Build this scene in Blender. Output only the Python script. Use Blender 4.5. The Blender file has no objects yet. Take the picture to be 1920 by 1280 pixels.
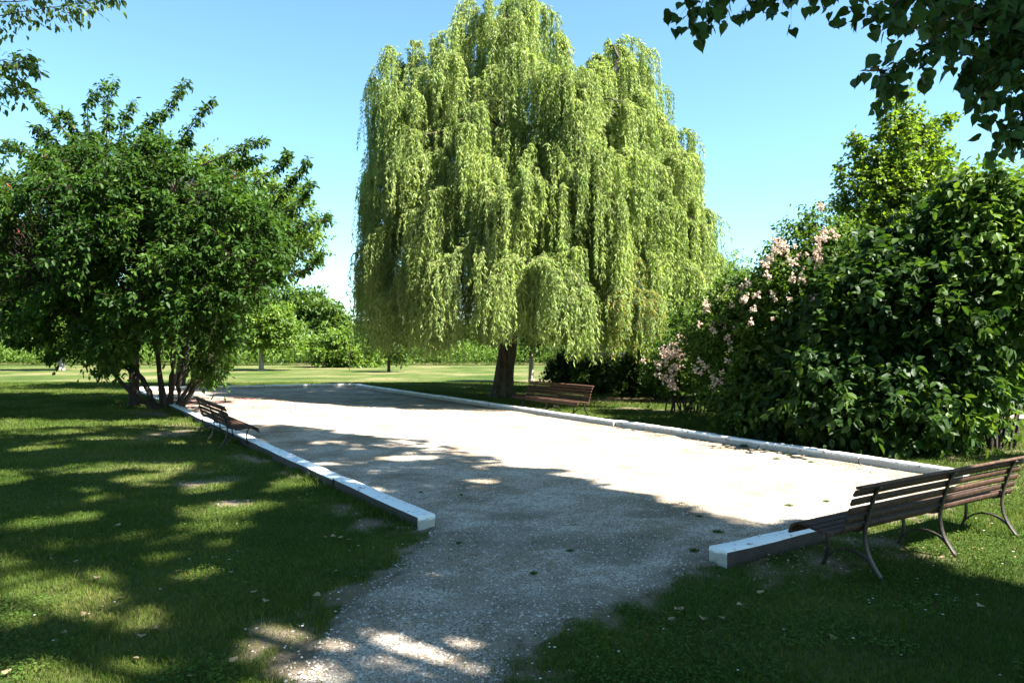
import bpy, math, random
import numpy as np
from mathutils import Vector, Matrix
random.seed(7)
R = np.random.default_rng(11)
sc = bpy.context.scene
COL = sc.collection

# ------------------------------------------------------------------ camera, light, exposure
F = 1365.0; CH = 1.9; HZ = 640.0          # focal length in photo pixels, eye height, horizon row
cam = bpy.data.cameras.new("camera"); camo = bpy.data.objects.new("camera", cam); COL.objects.link(camo)
cam.sensor_width = 36.0; cam.lens = 36.0 * F / 1920.0
cam.clip_start = 0.05; cam.clip_end = 3000
camo.location = (0, 0, CH); camo.rotation_euler = (math.radians(90), 0, 0)
sc.camera = camo
ELEV = math.radians(50)
AZ = (0.910, -0.4146)                       # horizontal direction towards the sun
S = np.array([AZ[0]*math.cos(ELEV), AZ[1]*math.cos(ELEV), math.sin(ELEV)])
w = bpy.data.worlds.new("World"); sc.world = w; w.use_nodes = True
wn = w.node_tree; bg = wn.nodes["Background"]
sky = wn.nodes.new("ShaderNodeTexSky"); sky.sky_type = 'NISHITA'; sky.sun_disc = False
sky.sun_elevation = ELEV; sky.sun_rotation = math.atan2(AZ[0], AZ[1])
sky.air_density = 1.0; sky.dust_density = 0.6; sky.ozone_density = 1.6
smx = wn.nodes.new("ShaderNodeMix"); smx.data_type = 'RGBA'; smx.blend_type = 'MULTIPLY'; smx.inputs[0].default_value = 1.0
smx.inputs[7].default_value = (0.76, 1.01, 1.0, 1); wn.links.new(sky.outputs[0], smx.inputs[6]); wn.links.new(smx.outputs[2], bg.inputs[0]); bg.inputs[1].default_value = 0.050
sun = bpy.data.lights.new("sun", 'SUN'); sun.energy = 5.0; sun.angle = math.radians(0.53); sun.color = (1.0, 0.95, 0.86)
suno = bpy.data.objects.new("sun", sun); COL.objects.link(suno)
suno.rotation_euler = Vector(-S).to_track_quat('-Z', 'Y').to_euler()
sc.view_settings.view_transform = 'Standard'; sc.view_settings.look = 'None'
sc.view_settings.exposure = 2.68; sc.view_settings.gamma = 1.0
sc.render.engine = 'CYCLES'
sc.cycles.max_bounces = 6; sc.cycles.diffuse_bounces = 3; sc.cycles.glossy_bounces = 2
sc.cycles.transmission_bounces = 3; sc.cycles.transparent_max_bounces = 4

# ------------------------------------------------------------------ helpers
def G(px, py, z=0.0):                      # a photo pixel measured back onto the ground (or a height)
    Y = (CH - z) * F / (py - HZ); return np.array([(px - 960) / F * Y, Y, z])
def P(px, py, Y):                          # a photo pixel at a known distance
    return np.array([(px - 960) / F * Y, Y, CH + (HZ - py) / F * Y])
_lat = R.random((256, 256))
def vnoise(x, y):
    xi = np.floor(x).astype(int); yi = np.floor(y).astype(int); fx = x - xi; fy = y - yi
    fx = fx*fx*(3-2*fx); fy = fy*fy*(3-2*fy)
    a = _lat[xi & 255, yi & 255]; b = _lat[(xi+1) & 255, yi & 255]; c = _lat[xi & 255, (yi+1) & 255]; d = _lat[(xi+1) & 255, (yi+1) & 255]
    return (a*(1-fx)+b*fx)*(1-fy) + (c*(1-fx)+d*fx)*fy
def fbm(x, y, o=3):
    x = np.asarray(x, float); y = np.asarray(y, float); s = 0; a = .5; t = 0
    for k in range(o):
        s = s + a*vnoise(x*2**k+17*k, y*2**k+31*k); t += a; a *= .5
    return s/t
def norm(v): return v / np.maximum(np.linalg.norm(v, axis=-1, keepdims=True), 1e-9)
def inpoly(x, y, poly):
    x = np.asarray(x); y = np.asarray(y); ins = np.zeros(x.shape, bool); n = len(poly)
    for i in range(n):
        x0, y0 = poly[i][:2]; x1, y1 = poly[(i+1) % n][:2]
        c = ((y0 > y) != (y1 > y)) & (x < (x1-x0)*(y-y0)/(y1-y0+1e-12)+x0)
        ins ^= c
    return ins

class MB:                                  # collects geometry, links it as ONE mesh object
    def __init__(s): s.v = []; s.f = []; s.r = []; s.n = 0
    def add(s, v, f, r=None):
        v = np.asarray(v, float).reshape(-1, 3); f = np.asarray(f, int)
        if len(f) == 0: return
        s.v.append(v); s.f.append(f + s.n); s.n += len(v)
        s.r.append(np.full(len(f), .5) if r is None else np.broadcast_to(np.asarray(r, float), (len(f),)))
    def box(s, c, size, rot=None, r=None):
        h = np.array(size)/2
        v = np.array([[x, y, z] for x in (-1, 1) for y in (-1, 1) for z in (-1, 1)])*h
        if rot is not None: v = v @ np.asarray(rot).T
        s.add(v + np.array(c), [[0,1,3,2],[4,6,7,5],[0,4,5,1],[2,3,7,6],[0,2,6,4],[1,5,7,3]], r)
    def tubes(s, pts, rad, sides=5, r=None, cap=True):   # pts (M,N,3), rad (M,N)
        pts = np.asarray(pts, float); M, N, _ = pts.shape; rad = np.broadcast_to(rad, (M, N))
        T = norm(np.gradient(pts, axis=1)); ref = np.where(np.abs(T[..., 2:3]) > .95, np.array([1., 0, 0]), np.array([0, 0, 1.]))
        A = norm(np.cross(T, ref)); B = np.cross(T, A)
        a = np.arange(sides)*2*math.pi/sides
        V = pts[:, :, None] + rad[..., None, None]*(A[:, :, None]*np.cos(a)[None, None, :, None] + B[:, :, None]*np.sin(a)[None, None, :, None])
        i = np.arange(N-1)[:, None]; j = np.arange(sides)[None, :]; j2 = (j+1) % sides
        q = np.stack([i*sides+j, i*sides+j2, (i+1)*sides+j2, (i+1)*sides+j], -1).reshape(-1, 4)
        q = (q[None] + (np.arange(M)*N*sides)[:, None, None]).reshape(-1, 4)
        rr = None if r is None else np.repeat(np.broadcast_to(r, (M,)), (N-1)*sides)
        s.add(V.reshape(-1, 3), q, rr)
    def leaves(s, p, d, n, L, W, tmpl, r):
        T, Fc = tmpl; m = len(p)
        if m == 0: return
        d = norm(d); sd = norm(np.cross(d, n)); u = np.cross(sd, d)
        L = np.broadcast_to(L, (m,))[:, None, None]; W = np.broadcast_to(W, (m,))[:, None, None]
        V = p[:, None] + d[:, None]*T[None, :, 0:1]*L + sd[:, None]*T[None, :, 1:2]*W + u[:, None]*T[None, :, 2:3]*L
        k = len(T)
        f = (np.array(Fc)[None] + (np.arange(m)*k)[:, None, None]).reshape(-1, len(Fc[0]))
        s.add(V.reshape(-1, 3), f, np.repeat(np.broadcast_to(r, (m,)), len(Fc)))
    def build(s, name, mat, parent=None, smooth=False, label=None):
        me = bpy.data.meshes.new(name)
        off = np.array(parent.location) if parent is not None and not parent.get('_unit') else np.zeros(3)
        if parent is not None and parent.parent is not None: off = off + np.array(parent.parent.location)
        V = np.concatenate(s.v) - off
        lo = np.concatenate([np.full(len(f), f.shape[1]) for f in s.f]); idx = np.concatenate([f.ravel() for f in s.f])
        me.vertices.add(len(V)); me.vertices.foreach_set('co', V.astype(np.float32).ravel())
        me.loops.add(len(idx)); me.loops.foreach_set('vertex_index', idx.astype(np.int32))
        me.polygons.add(len(lo)); me.polygons.foreach_set('loop_start', (np.cumsum(lo)-lo).astype(np.int32))
        me.update(calc_edges=True)
        if smooth: me.polygons.foreach_set('use_smooth', np.ones(len(lo), bool))
        at = me.attributes.new('rnd', 'FLOAT', 'FACE'); at.data.foreach_set('value', np.concatenate(s.r).astype(np.float32))
        me.validate()
        me.materials.append(mat)
        o = bpy.data.objects.new(name, me); COL.objects.link(o); o.parent = parent
        if label: o['label'] = label
        return o

DIAM = (np.array([[0,0,0],[.45,-.5,.10],[1,0,-.03],[.45,.5,.10]]), [[0,1,2],[0,2,3]])
OVAL = (np.array([[0,0,0],[.25,-.42,.07],[.65,-.40,.05],[1,0,-.10],[.65,.40,.05],[.25,.42,.07],[.5,0,0]]), [[0,1,6],[1,2,6],[2,3,6],[3,4,6],[4,5,6],[5,0,6]])
_h = [(0,0),(-.08,-.30),(.10,-.52),(.35,-.50),(.62,-.30),(.85,-.08),(1.05,0),(.85,.08),(.62,.30),(.35,.50),(.10,.52),(-.08,.30)]
HEART = (np.array([[a, b, .10*abs(b)*2-.10*a*a] for a, b in _h] + [[.4, 0, -.02]]), [[i, (i+1) % 12, 12] for i in range(12)])

def thing(name, label, cat, loc=(0,0,0), group=None):
    o = bpy.data.objects.new(name, None); COL.objects.link(o); o.location = tuple(float(c) for c in loc)
    o.empty_display_size = .2
    tag(o, label, cat, group); return o
def tag(o, label=None, cat=None, group=None, kind=None):
    if label: o['label'] = label
    if cat: o['category'] = cat
    if group: o['group'] = group
    if kind: o['kind'] = kind
    return o

# ------------------------------------------------------------------ materials
def mat(name):
    m = bpy.data.materials.new(name); m.use_nodes = True
    return m, m.node_tree, m.node_tree.nodes["Principled BSDF"]
def N(t, typ, **kw):
    n = t.nodes.new(typ)
    for k, v in kw.items(): setattr(n, k, v)
    return n
def ramp(t, src, stops):
    r = N(t, "ShaderNodeValToRGB"); e = r.color_ramp.elements
    while len(e) < len(stops): e.new(.5)
    for i, (p, c) in enumerate(stops): e[i].position = p; e[i].color = (*c, 1)
    t.links.new(src, r.inputs[0]); return r
def noise(t, scale, detail=4, rough=.6, coord='Object', dist=0):
    tc = N(t, "ShaderNodeTexCoord"); n = N(t, "ShaderNodeTexNoise"); n.inputs['Scale'].default_value = scale
    n.inputs['Detail'].default_value = detail; n.inputs['Roughness'].default_value = rough; n.inputs['Distortion'].default_value = dist
    t.links.new(tc.outputs[coord], n.inputs['Vector']); return n
def bump(t, b, src, strength, dist=.01):
    n = N(t, "ShaderNodeBump"); n.inputs['Strength'].default_value = strength; n.inputs['Distance'].default_value = dist
    t.links.new(src, n.inputs['Height']); t.links.new(n.outputs[0], b.inputs['Normal']); return n
def mix(t, f, a, b, mode='MIX'):
    m = N(t, "ShaderNodeMix", data_type='RGBA', blend_type=mode)
    for i, s_ in ((0, f), (6, a), (7, b)):
        if hasattr(s_, 'is_linked'): t.links.new(s_, m.inputs[i])
        elif isinstance(s_, tuple): m.inputs[i].default_value = (*s_, 1)
        else: m.inputs[i].default_value = s_
    return m.outputs[2]
def leafmat(name, stops, trans=.4, rough=.45, spec=.4, tint=(1.25, 1.15, .55)):
    m, t, b = mat(name)
    a = N(t, "ShaderNodeAttribute", attribute_name='rnd')
    r = ramp(t, a.outputs['Fac'], stops)
    n = noise(t, .6, 2)
    r2 = ramp(t, n.outputs['Fac'], [(.3, (.75, .8, .75)), (.7, (1.2, 1.15, 1.05))])
    c = mix(t, 1.0, r.outputs[0], r2.outputs[0], 'MULTIPLY')
    t.links.new(c, b.inputs['Base Color']); b.inputs['Roughness'].default_value = rough; b.inputs['Specular IOR Level'].default_value = spec
    tr = N(t, "ShaderNodeBsdfTranslucent"); c2 = mix(t, 1.0, c, tint, 'MULTIPLY'); t.links.new(c2, tr.inputs['Color'])
    ms = N(t, "ShaderNodeMixShader"); ms.inputs[0].default_value = trans
    t.links.new(b.outputs[0], ms.inputs[1]); t.links.new(tr.outputs[0], ms.inputs[2])
    t.links.new(ms.outputs[0], t.nodes["Material Output"].inputs[0]); return m
def barkmat(name, a, c, sc_=8, bs=.6):
    m, t, b = mat(name)
    tc = N(t, "ShaderNodeTexCoord"); mp = N(t, "ShaderNodeMapping"); mp.inputs['Scale'].default_value = (sc_, sc_, sc_*.22)
    n = N(t, "ShaderNodeTexNoise"); n.inputs['Scale'].default_value = 1.0; n.inputs['Detail'].default_value = 8; n.inputs['Roughness'].default_value = .7
    t.links.new(tc.outputs['Object'], mp.inputs[0]); t.links.new(mp.outputs[0], n.inputs['Vector'])
    r = ramp(t, n.outputs['Fac'], [(.35, a), (.65, c)]); t.links.new(r.outputs[0], b.inputs['Base Color'])
    b.inputs['Roughness'].default_value = .9; b.inputs['Specular IOR Level'].default_value = .2
    bump(t, b, n.outputs['Fac'], bs, .05); return m
M = {}
M['willow'] = leafmat('willow_leaf', [(0, (.12, .205, .04)), (.45, (.235, .325, .098)), (.93, (.36, .43, .19)), (1, (.32, .25, .07))], .54, .5, .3, (1.10, 1.12, .58))
M['dark'] = leafmat('broad_leaf', [(0, (.012, .038, .007)), (.5, (.032, .080, .011)), (.92, (.085, .155, .022)), (1, (.13, .12, .035))], .45, .55, .18)
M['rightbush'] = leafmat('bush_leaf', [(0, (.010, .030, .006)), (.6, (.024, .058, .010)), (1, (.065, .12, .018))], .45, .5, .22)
M['rose'] = leafmat('rose_leaf', [(0, (.025, .06, .010)), (.6, (.06, .12, .018)), (1, (.11, .18, .03))], .5, .5, .22)
M['maple'] = leafmat('maple_leaf', [(0, (.07, .14, .014)), (.6, (.13, .22, .022)), (.9, (.19, .28, .03)), (1, (.34, .20, .04))], .5, .5, .3)
M['mid'] = leafmat('mid_leaf', [(0, (.04, .08, .015)), (.6, (.065, .12, .02)), (1, (.10, .16, .025))], .4, .5, .35)
M['light'] = leafmat('light_leaf', [(0, (.07, .13, .02)), (.6, (.11, .19, .028)), (1, (.16, .24, .04))], .45, .5, .3)
M['bush_painted_sun'] = leafmat('bush_leaf_painted_sun', [(0, (.035, .08, .012)), (.6, (.075, .145, .020)), (1, (.14, .21, .035))], .48, .5, .22)  # brighter copy of the bush leaf, sunlight painted into its colour
M['poplar'] = leafmat('poplar_leaf', [(0, (.018, .045, .012)), (.6, (.03, .07, .016)), (1, (.05, .10, .02))], .16, .5, .2)
M['grass'] = leafmat('grass_blade', [(0, (.024, .052, .007)), (.5, (.054, .095, .013)), (.85, (.12, .14, .03)), (1, (.22, .18, .085))], .35, .7, .10, (1.1, 1.1, .6))
M['weed'] = leafmat('weed_leaf', [(0, (.04, .09, .015)), (1, (.085, .14, .025))], .35, .7, .1)
M['petal'] = leafmat('rose_petal', [(0, (.50, .33, .31)), (.4, (.62, .50, .45)), (1, (.72, .70, .62))], .3, .6, .2, (1, .9, .85))
M['redflower'] = leafmat('red_flower', [(0, (.45, .08, .09)), (1, (.60, .16, .16))], .3, .6, .2, (1, .8, .8))
M['whitepetal'] = leafmat('daisy_petal', [(0, (.75, .75, .72)), (1, (.8, .8, .8))], .2, .6, .2, (1, 1, 1))
M['deadleaf'] = leafmat('dead_leaf', [(0, (.14, .085, .045)), (.5, (.26, .18, .11)), (1, (.38, .30, .22))], .15, .7, .2, (1, .9, .7))
M['bark'] = barkmat('dark_bark', (.018, .014, .010), (.055, .044, .035))
M['willowbark'] = barkmat('willow_bark', (.016, .012, .008), (.11, .088, .064), 9, 1.0)
M['palebark'] = barkmat('pale_bark', (.12, .10, .08), (.36, .31, .27), 9, .4)
M['twig'] = barkmat('twig_bark', (.10, .10, .03), (.22, .21, .08), 12, .2)
m, t, b = mat('petal_eye'); b.inputs['Base Color'].default_value = (.55, .38, .03, 1); M['eye'] = m
# bench wood: brown paint, worn
m, t, b = mat('bench_wood'); tc = N(t, "ShaderNodeTexCoord"); mp = N(t, "ShaderNodeMapping"); mp.inputs['Scale'].default_value = (2.5, 40, 40)
n = N(t, "ShaderNodeTexNoise"); n.inputs['Scale'].default_value = 1; n.inputs['Detail'].default_value = 6; t.links.new(tc.outputs['Object'], mp.inputs[0]); t.links.new(mp.outputs[0], n.inputs['Vector'])
at = N(t, "ShaderNodeAttribute", attribute_name='rnd')
r = ramp(t, n.outputs['Fac'], [(.30, (.024, .012, .008)), (.60, (.060, .031, .019)), (.80, (.110, .068, .046))])
r2 = ramp(t, at.outputs['Fac'], [(0, (.75, .75, .75)), (1, (1.25, 1.2, 1.15))])
t.links.new(mix(t, 1.0, r.outputs[0], r2.outputs[0], 'MULTIPLY'), b.inputs['Base Color']); b.inputs['Roughness'].default_value = .7; b.inputs['Specular IOR Level'].default_value = .2
bump(t, b, n.outputs['Fac'], .3, .004); M['benchwood'] = m
m, t, b = mat('bench_iron'); n = noise(t, 30, 5); r = ramp(t, n.outputs['Fac'], [(.4, (.016, .011, .009)), (.7, (.05, .032, .022))])
t.links.new(r.outputs[0], b.inputs['Base Color']); b.inputs['Roughness'].default_value = .55; b.inputs['Metallic'].default_value = .3; bump(t, b, n.outputs['Fac'], .25, .003); M['iron'] = m
# kerb paint: white with wear, showing brown timber
def kerbmat(name, brown_side):
    m, t, b = mat(name); tc = N(t, "ShaderNodeTexCoord")
    n = N(t, "ShaderNodeTexNoise"); n.inputs['Scale'].default_value = 9; n.inputs['Detail'].default_value = 8; n.inputs['Roughness'].default_value = .7; t.links.new(tc.outputs['Object'], n.inputs['Vector'])
    n2 = noise(t, 2.2, 3)
    n3 = noise(t, 55, 4)
    white = mix(t, n2.outputs['Fac'], (.68, .69, .70), (.84, .84, .83))
    white = mix(t, ramp(t, n3.outputs['Fac'], [(.60, (0,0,0)), (.75, (1,1,1))]).outputs[0], white, (.45, .44, .42))
    chip = ramp(t, n.outputs['Fac'], [(.58, (0,0,0)), (.63, (1,1,1))]).outputs[0]
    white = mix(t, ramp(t, noise(t, 4.5, 7, .75).outputs['Fac'], [(.50, (0,0,0)), (.75, (.45,.45,.45))]).outputs[0], white, (.36, .33, .29))
    wood = ramp(t, n.outputs['Fac'], [(.35, (.010, .006, .005)), (.7, (.040, .024, .019))]).outputs[0]
    sx = N(t, "ShaderNodeSeparateXYZ"); t.links.new(tc.outputs['Object'], sx.inputs[0])
    ad = N(t, "ShaderNodeMath", operation='MULTIPLY_ADD'); t.links.new(n3.outputs['Fac'], ad.inputs[0]); ad.inputs[1].default_value = -.09; t.links.new(sx.outputs['Z'], ad.inputs[2])
    ad2 = N(t, "ShaderNodeMath", operation='MULTIPLY_ADD'); t.links.new(n2.outputs['Fac'], ad2.inputs[0]); ad2.inputs[1].default_value = -.08; t.links.new(ad.outputs[0], ad2.inputs[2])
    white = mix(t, ramp(t, ad2.outputs[0], [(0, (.75,.75,.75)), (.02, (0,0,0))]).outputs[0], white, (.20, .165, .12))
    c = mix(t, chip, white, (.17, .13, .11))
    if brown_side:
        a = N(t, "ShaderNodeAttribute", attribute_name='rnd')
        k = ramp(t, a.outputs['Fac'], [(.4, (1,1,1)), (.6, (0,0,0))]).outputs[0]
        c = mix(t, k, c, wood)
    t.links.new(c, b.inputs['Base Color']); b.inputs['Roughness'].default_value = .8
    bump(t, b, n.outputs['Fac'], .5, .01); return m
M['kerb_two'] = kerbmat('kerb_timber_paint', True); M['kerb_white'] = kerbmat('kerb_white_paint', False)
# lawn ground under the blades
m, t, b = mat('lawn_ground'); n1 = noise(t, .22, 5); n2 = noise(t, 2.3, 6, .7); n3 = noise(t, 60, 5, .7)
g = ramp(t, n1.outputs['Fac'], [(.34, (.028, .052, .010)), (.47, (.052, .074, .018)), (.58, (.098, .100, .042)), (.66, (.135, .120, .065))]).outputs[0]
g2 = ramp(t, n2.outputs['Fac'], [(.3, (.70, .80, .70)), (.7, (1.30, 1.20, 1.20))]).outputs[0]
g3 = ramp(t, n3.outputs['Fac'], [(.3, (.55, .60, .55)), (.7, (1.4, 1.35, 1.3))]).outputs[0]
c = mix(t, 1.0, g, g2, 'MULTIPLY'); c = mix(t, 1.0, c, g3, 'MULTIPLY')
a = N(t, "ShaderNodeAttribute", attribute_name='bare')
soil = ramp(t, n3.outputs['Fac'], [(.3, (.09, .066, .045)), (.7, (.27, .21, .155))]).outputs[0]
c = mix(t, a.outputs['Fac'], c, soil); t.links.new(c, b.inputs['Base Color'])
b.inputs['Roughness'].default_value = .95; b.inputs['Specular IOR Level'].default_value = .1; bump(t, b, n3.outputs['Fac'], .8, .03); M['lawn'] = m
# gravel
m, t, b = mat('gravel_surface'); tc = N(t, "ShaderNodeTexCoord")
vo = N(t, "ShaderNodeTexVoronoi"); vo.inputs['Scale'].default_value = 85; t.links.new(tc.outputs['Object'], vo.inputs['Vector'])
bw = N(t, "ShaderNodeRGBToBW"); t.links.new(vo.outputs['Color'], bw.inputs[0])
st = ramp(t, bw.outputs[0], [(.1, (.11, .09, .075)), (.45, (.33, .285, .235)), (.8, (.49, .445, .385))]).outputs[0]
n1 = noise(t, .9, 6, .7); n2 = noise(t, 7, 6, .7)
c = mix(t, 1.0, st, ramp(t, n1.outputs['Fac'], [(.38, (.62, .56, .48)), (.58, (1.08, 1.07, 1.05))]).outputs[0], 'MULTIPLY')
c = mix(t, ramp(t, n2.outputs['Fac'], [(.50, (0,0,0)), (.66, (.8,.8,.8))]).outputs[0], c, (.20, .155, .105))
a = N(t, "ShaderNodeAttribute", attribute_name='bare')
dirt = ramp(t, n2.outputs['Fac'], [(.35, (.075, .06, .04)), (.65, (.22, .175, .13))]).outputs[0]
c = mix(t, a.outputs['Fac'], c, dirt)
t.links.new(c, b.inputs['Base Color']); b.inputs['Roughness'].default_value = .95; b.inputs['Specular IOR Level'].default_value = .15
bump(t, b, vo.outputs['Distance'], .7, .01); M['gravel'] = m
m, t, b = mat('gravel_stone'); a = N(t, "ShaderNodeAttribute", attribute_name='rnd')
t.links.new(ramp(t, a.outputs['Fac'], [(0, (.12, .10, .09)), (.4, (.36, .33, .29)), (.85, (.48, .44, .39)), (1, (.58, .55, .50))]).outputs[0], b.inputs['Base Color']); b.inputs['Roughness'].default_value = .85; M['stone'] = m
m, t, b = mat('dark_boards'); n = noise(t, 6, 4); t.links.new(ramp(t, n.outputs['Fac'], [(.3, (.012, .010, .009)), (.7, (.035, .028, .022))]).outputs[0], b.inputs['Base Color']); b.inputs['Roughness'].default_value = .8; M['boards'] = m
m, t, b = mat('red_paint'); b.inputs['Base Color'].default_value = (.50, .02, .015, 1); b.inputs['Roughness'].default_value = .5; M['red'] = m

# ------------------------------------------------------------------ the court, measured on the ground
A = np.array([.84, .5426, 0]); A = A/np.linalg.norm(A); U = np.array([-A[1], A[0], 0])
FR = np.array([6.52, 9.46, 0])                      # inner near right corner
RF = np.array([-6.55, 30.4, 0])                     # inner far right corner
LN = np.array([-.78, 7.46, 0])                      # near end of the left kerb (inner)
LF = np.array([-14.45, 28.1, 0])                    # inner far left corner
FE = np.array([1.70, 6.30, 0])                      # free end of the front kerb (inner)
path_l = [G(800, 992), G(770, 1040), G(715, 1090), G(650, 1130), G(610, 1180), G(555, 1230), G(515, 1290), np.array([-1.5, 3.2, 0]), np.array([-2.0, 0, 0])]
path_r = [np.array([.5, 0, 0]), np.array([.15, 3.2, 0]), G(925, 1290), G(960, 1235), G(1030, 1190), G(1110, 1150), G(1200, 1120), G(1290, 1070), G(1330, 1052)]
SE = FE + A*1.38                                     # hidden end of the front kerb, under the bench
uR = (RF-FR)/np.linalg.norm(RF-FR); CR = FR + uR*.6; MR = G(1725, 956)         # near end of the right kerb
court_poly = [LF, LN] + path_l + path_r + [FE, SE, MR, CR, RF]
def densify(poly, step):
    out = []
    for i in range(len(poly)-1):
        a, b_ = poly[i], poly[(i+1) % len(poly)]; n = max(1, int(np.linalg.norm(b_-a)/step))
        for k in range(n): out.append(a+(b_-a)*k/n)
    return np.array(out)
soft = densify(path_l, .15); soft2 = np.concatenate([densify(path_r, .15), densify([SE+A*.1, MR, CR], .15)])
def softdist(x, y, pts):                            # distance to a set of points
    out = np.full(len(x), 99.)
    for p in pts: out = np.minimum(out, np.hypot(x-p[0], y-p[1]))
    return out
def court_inside(x, y):
    wob = (fbm(x*3.1+5, y*3.1)-.5)*.5*(y < 7.4) * (y > 0)
    return inpoly(x+wob, y+wob, court_poly)
bare_spots = [(G(335, 812), .85), (G(395, 905), .38), (G(385, 885), .2), (G(485, 858), .4), (G(560, 885), .35), (G(660, 945), .4), (G(720, 975), .35), (G(500, 1200), .25), (G(430, 945), .2), (G(300, 775), .8), (G(1180, 748), 1.2), (G(1280, 752), 1.0), (G(1210, 742), 1.0), (G(1450, 1068), .35), (G(1560, 1050), .35),
              (G(1640, 1030), .4), (G(1180, 765), .5), (G(1240, 770), .4), (np.array([7.5, 13.2, 0]), 1.4), (np.array([5.7, 15.4, 0]), 1.2)]
def bareness(x, y):
    b_ = np.zeros(len(x))
    for p, r_ in bare_spots:
        d = np.hypot(x-p[0], (y-p[1]))/r_*.95 + (fbm(x*3+p[0], y*3, 3)-.5)*2.4
        b_ = np.maximum(b_, np.clip(1.1-d*1.1+(fbm(x*14, y*14, 2)-.5)*.9, 0, 1))
    near = (y < 9)
    d = np.full(len(x), 9.); d[near] = np.minimum(softdist(x[near], y[near], soft), softdist(x[near], y[near], soft2))
    b_ = np.maximum(b_, np.clip(.75-(d-.05)/.22 + (fbm(x*6, y*6)-.5)*3.2, 0, 1)*near)
    return np.clip(b_, 0, .9)

# lawn: one sheet to the horizon, fine near the camera
def axis(lo, hi, fine, step, far):
    a = np.arange(lo, hi, step); g = []; d = step; x = hi
    while x < far: g.append(x); d *= 1.18; x += d
    h = []; d = step; x = lo
    while x > -far: d *= 1.18; x -= d; h.append(x)
    return np.array(h[::-1]+list(a)+g)
gx = axis(-16, 13, 0, .10, 1500); gy = axis(0, 27, 0, .10, 1500)
XX, YY = np.meshgrid(gx, gy); x = XX.ravel(); y = YY.ravel()
hgt = lambda x, y: (fbm(x*.9, y*.9)-.5)*.03*np.exp(-((x*x+y*y)/1600.))
near = (np.abs(x) < 60) & (np.abs(y) < 80)
z = np.where(near, hgt(x, y) - .012, -.012)
nx, ny = len(gx), len(gy); ii, jj = np.meshgrid(np.arange(ny-1), np.arange(nx-1), indexing='ij'); a0 = (ii*nx+jj).ravel()
mb = MB(); mb.add(np.stack([x, y, z], 1), np.stack([a0, a0+1, a0+nx+1, a0+nx], 1))
lawn = mb.build('lawn', M['lawn'], smooth=True); tag(lawn, kind='structure')
ba = np.zeros(len(x)); fine = (x > -17) & (x < 14) & (y > -1) & (y < 28); ba[fine] = bareness(x[fine], y[fine])
at = lawn.data.attributes.new('bare', 'FLOAT', 'POINT'); at.data.foreach_set('value', ba.astype(np.float32))

# gravel court and path: a grid sheet clipped to its outline
gx = np.arange(-15.5, 8, .08); gy = np.arange(0, 31.5, .08); nx, ny = len(gx), len(gy)
XX, YY = np.meshgrid(gx, gy); x = XX.ravel(); y = YY.ravel(); ins = court_inside(x, y)
fine_soft = np.concatenate([densify(path_l, .04), densify(path_r, .04), densify([SE+A*.05, MR, CR], .04)])
fine_soft = fine_soft[fine_soft[:, 1] > -.1]
dsoft = np.full(len(x), 9.); nr = (y < 10.6) & (x > -3) & (x < 6.6); dsoft[nr] = softdist(x[nr], y[nr], fine_soft)
open_end = ((y < 7.40) & ((x < 1.50) | (y < 6.22))) | ((x > SE[0]+.15) & (y < CR[1]-.1) & (x < CR[0]-.05))
inc = ins | ((dsoft < .35) & open_end)
ii, jj = np.meshgrid(np.arange(ny-1), np.arange(nx-1), indexing='ij'); a0 = (ii*nx+jj).ravel()
q = np.stack([a0, a0+1, a0+nx+1, a0+nx], 1); q = q[inc[q].sum(1) >= 2]
used = np.unique(q); rm = np.full(nx*ny, -1); rm[used] = np.arange(len(used))
xs, ys = x[used], y[used]; ds = np.where(ins[used], -dsoft[used], dsoft[used]); ds = np.where(open_end[used], ds, -1)
zs = .010 + (fbm(xs*2.5, ys*2.5)-.5)*.012 + hgt(xs, ys)*.6 - np.clip((ds+.10+(fbm(xs*5, ys*5)-.5)*.25)*.22, 0, .09)
mb = MB(); mb.add(np.stack([xs, ys, zs], 1), rm[q])
grav = mb.build('gravel_court', M['gravel'], smooth=True); tag(grav, kind='structure')
d = np.minimum(softdist(xs, ys, soft), softdist(xs, ys, soft2))
edge = np.clip(1-(d-.0)/.40 + (fbm(xs*4, ys*4)-.5)*1.3, 0, 1)
dk = np.minimum(np.abs((xs-FR[0])*A[0]+(ys-FR[1])*A[1]), 9)     # along the right kerb
edge = np.maximum(edge, np.clip(1-dk/.35+(fbm(xs*2, ys*2)-.6)*1.6, 0, .8)*(ys > 9))
fr = np.abs((xs-FE[0])*U[0]+(ys-FE[1])*U[1]); edge = np.maximum(edge, np.clip(1-fr/.35+(fbm(xs*2, ys*2)-.5)*1.2, 0, .9)*(xs > 1.4))
thr = np.clip((fbm(xs*1.1+40, ys*1.9+9, 4)-.50)*5, 0, .8)*(ys < 8.2)*(ys > 4.6)*(xs > -1)
edge = np.maximum(edge, thr)
edge = np.maximum(edge, np.clip(.55-dk/5.5, 0, .5)*np.clip((fbm(xs*1.6+3, ys*2.4, 4)-.36)*4, 0, 1)*np.clip((24-ys)/10, 0, 1))
edge = np.maximum(edge, np.clip((fbm(xs*3+70, ys*3, 3)-.60)*5, 0, .5))
at = grav.data.attributes.new('bare', 'FLOAT', 'POINT'); at.data.foreach_set('value', np.clip(edge, 0, 1).astype(np.float32))
# second gravel path on the right, beyond the bushes
mb = MB(); e0 = [(8.5, 18.0), (13, 17.9), (22, 18.4), (60, 22), (60, 23.4), (22, 19.5), (13, 18.9), (8.5, 18.9)]
mb.add([(a_, b_, .006) for a_, b_ in e0], [[0, 1, 6, 7], [1, 2, 5, 6], [2, 3, 4, 5]])
pth = mb.build('gravel_path', M['gravel']); tag(pth, kind='structure')

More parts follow.
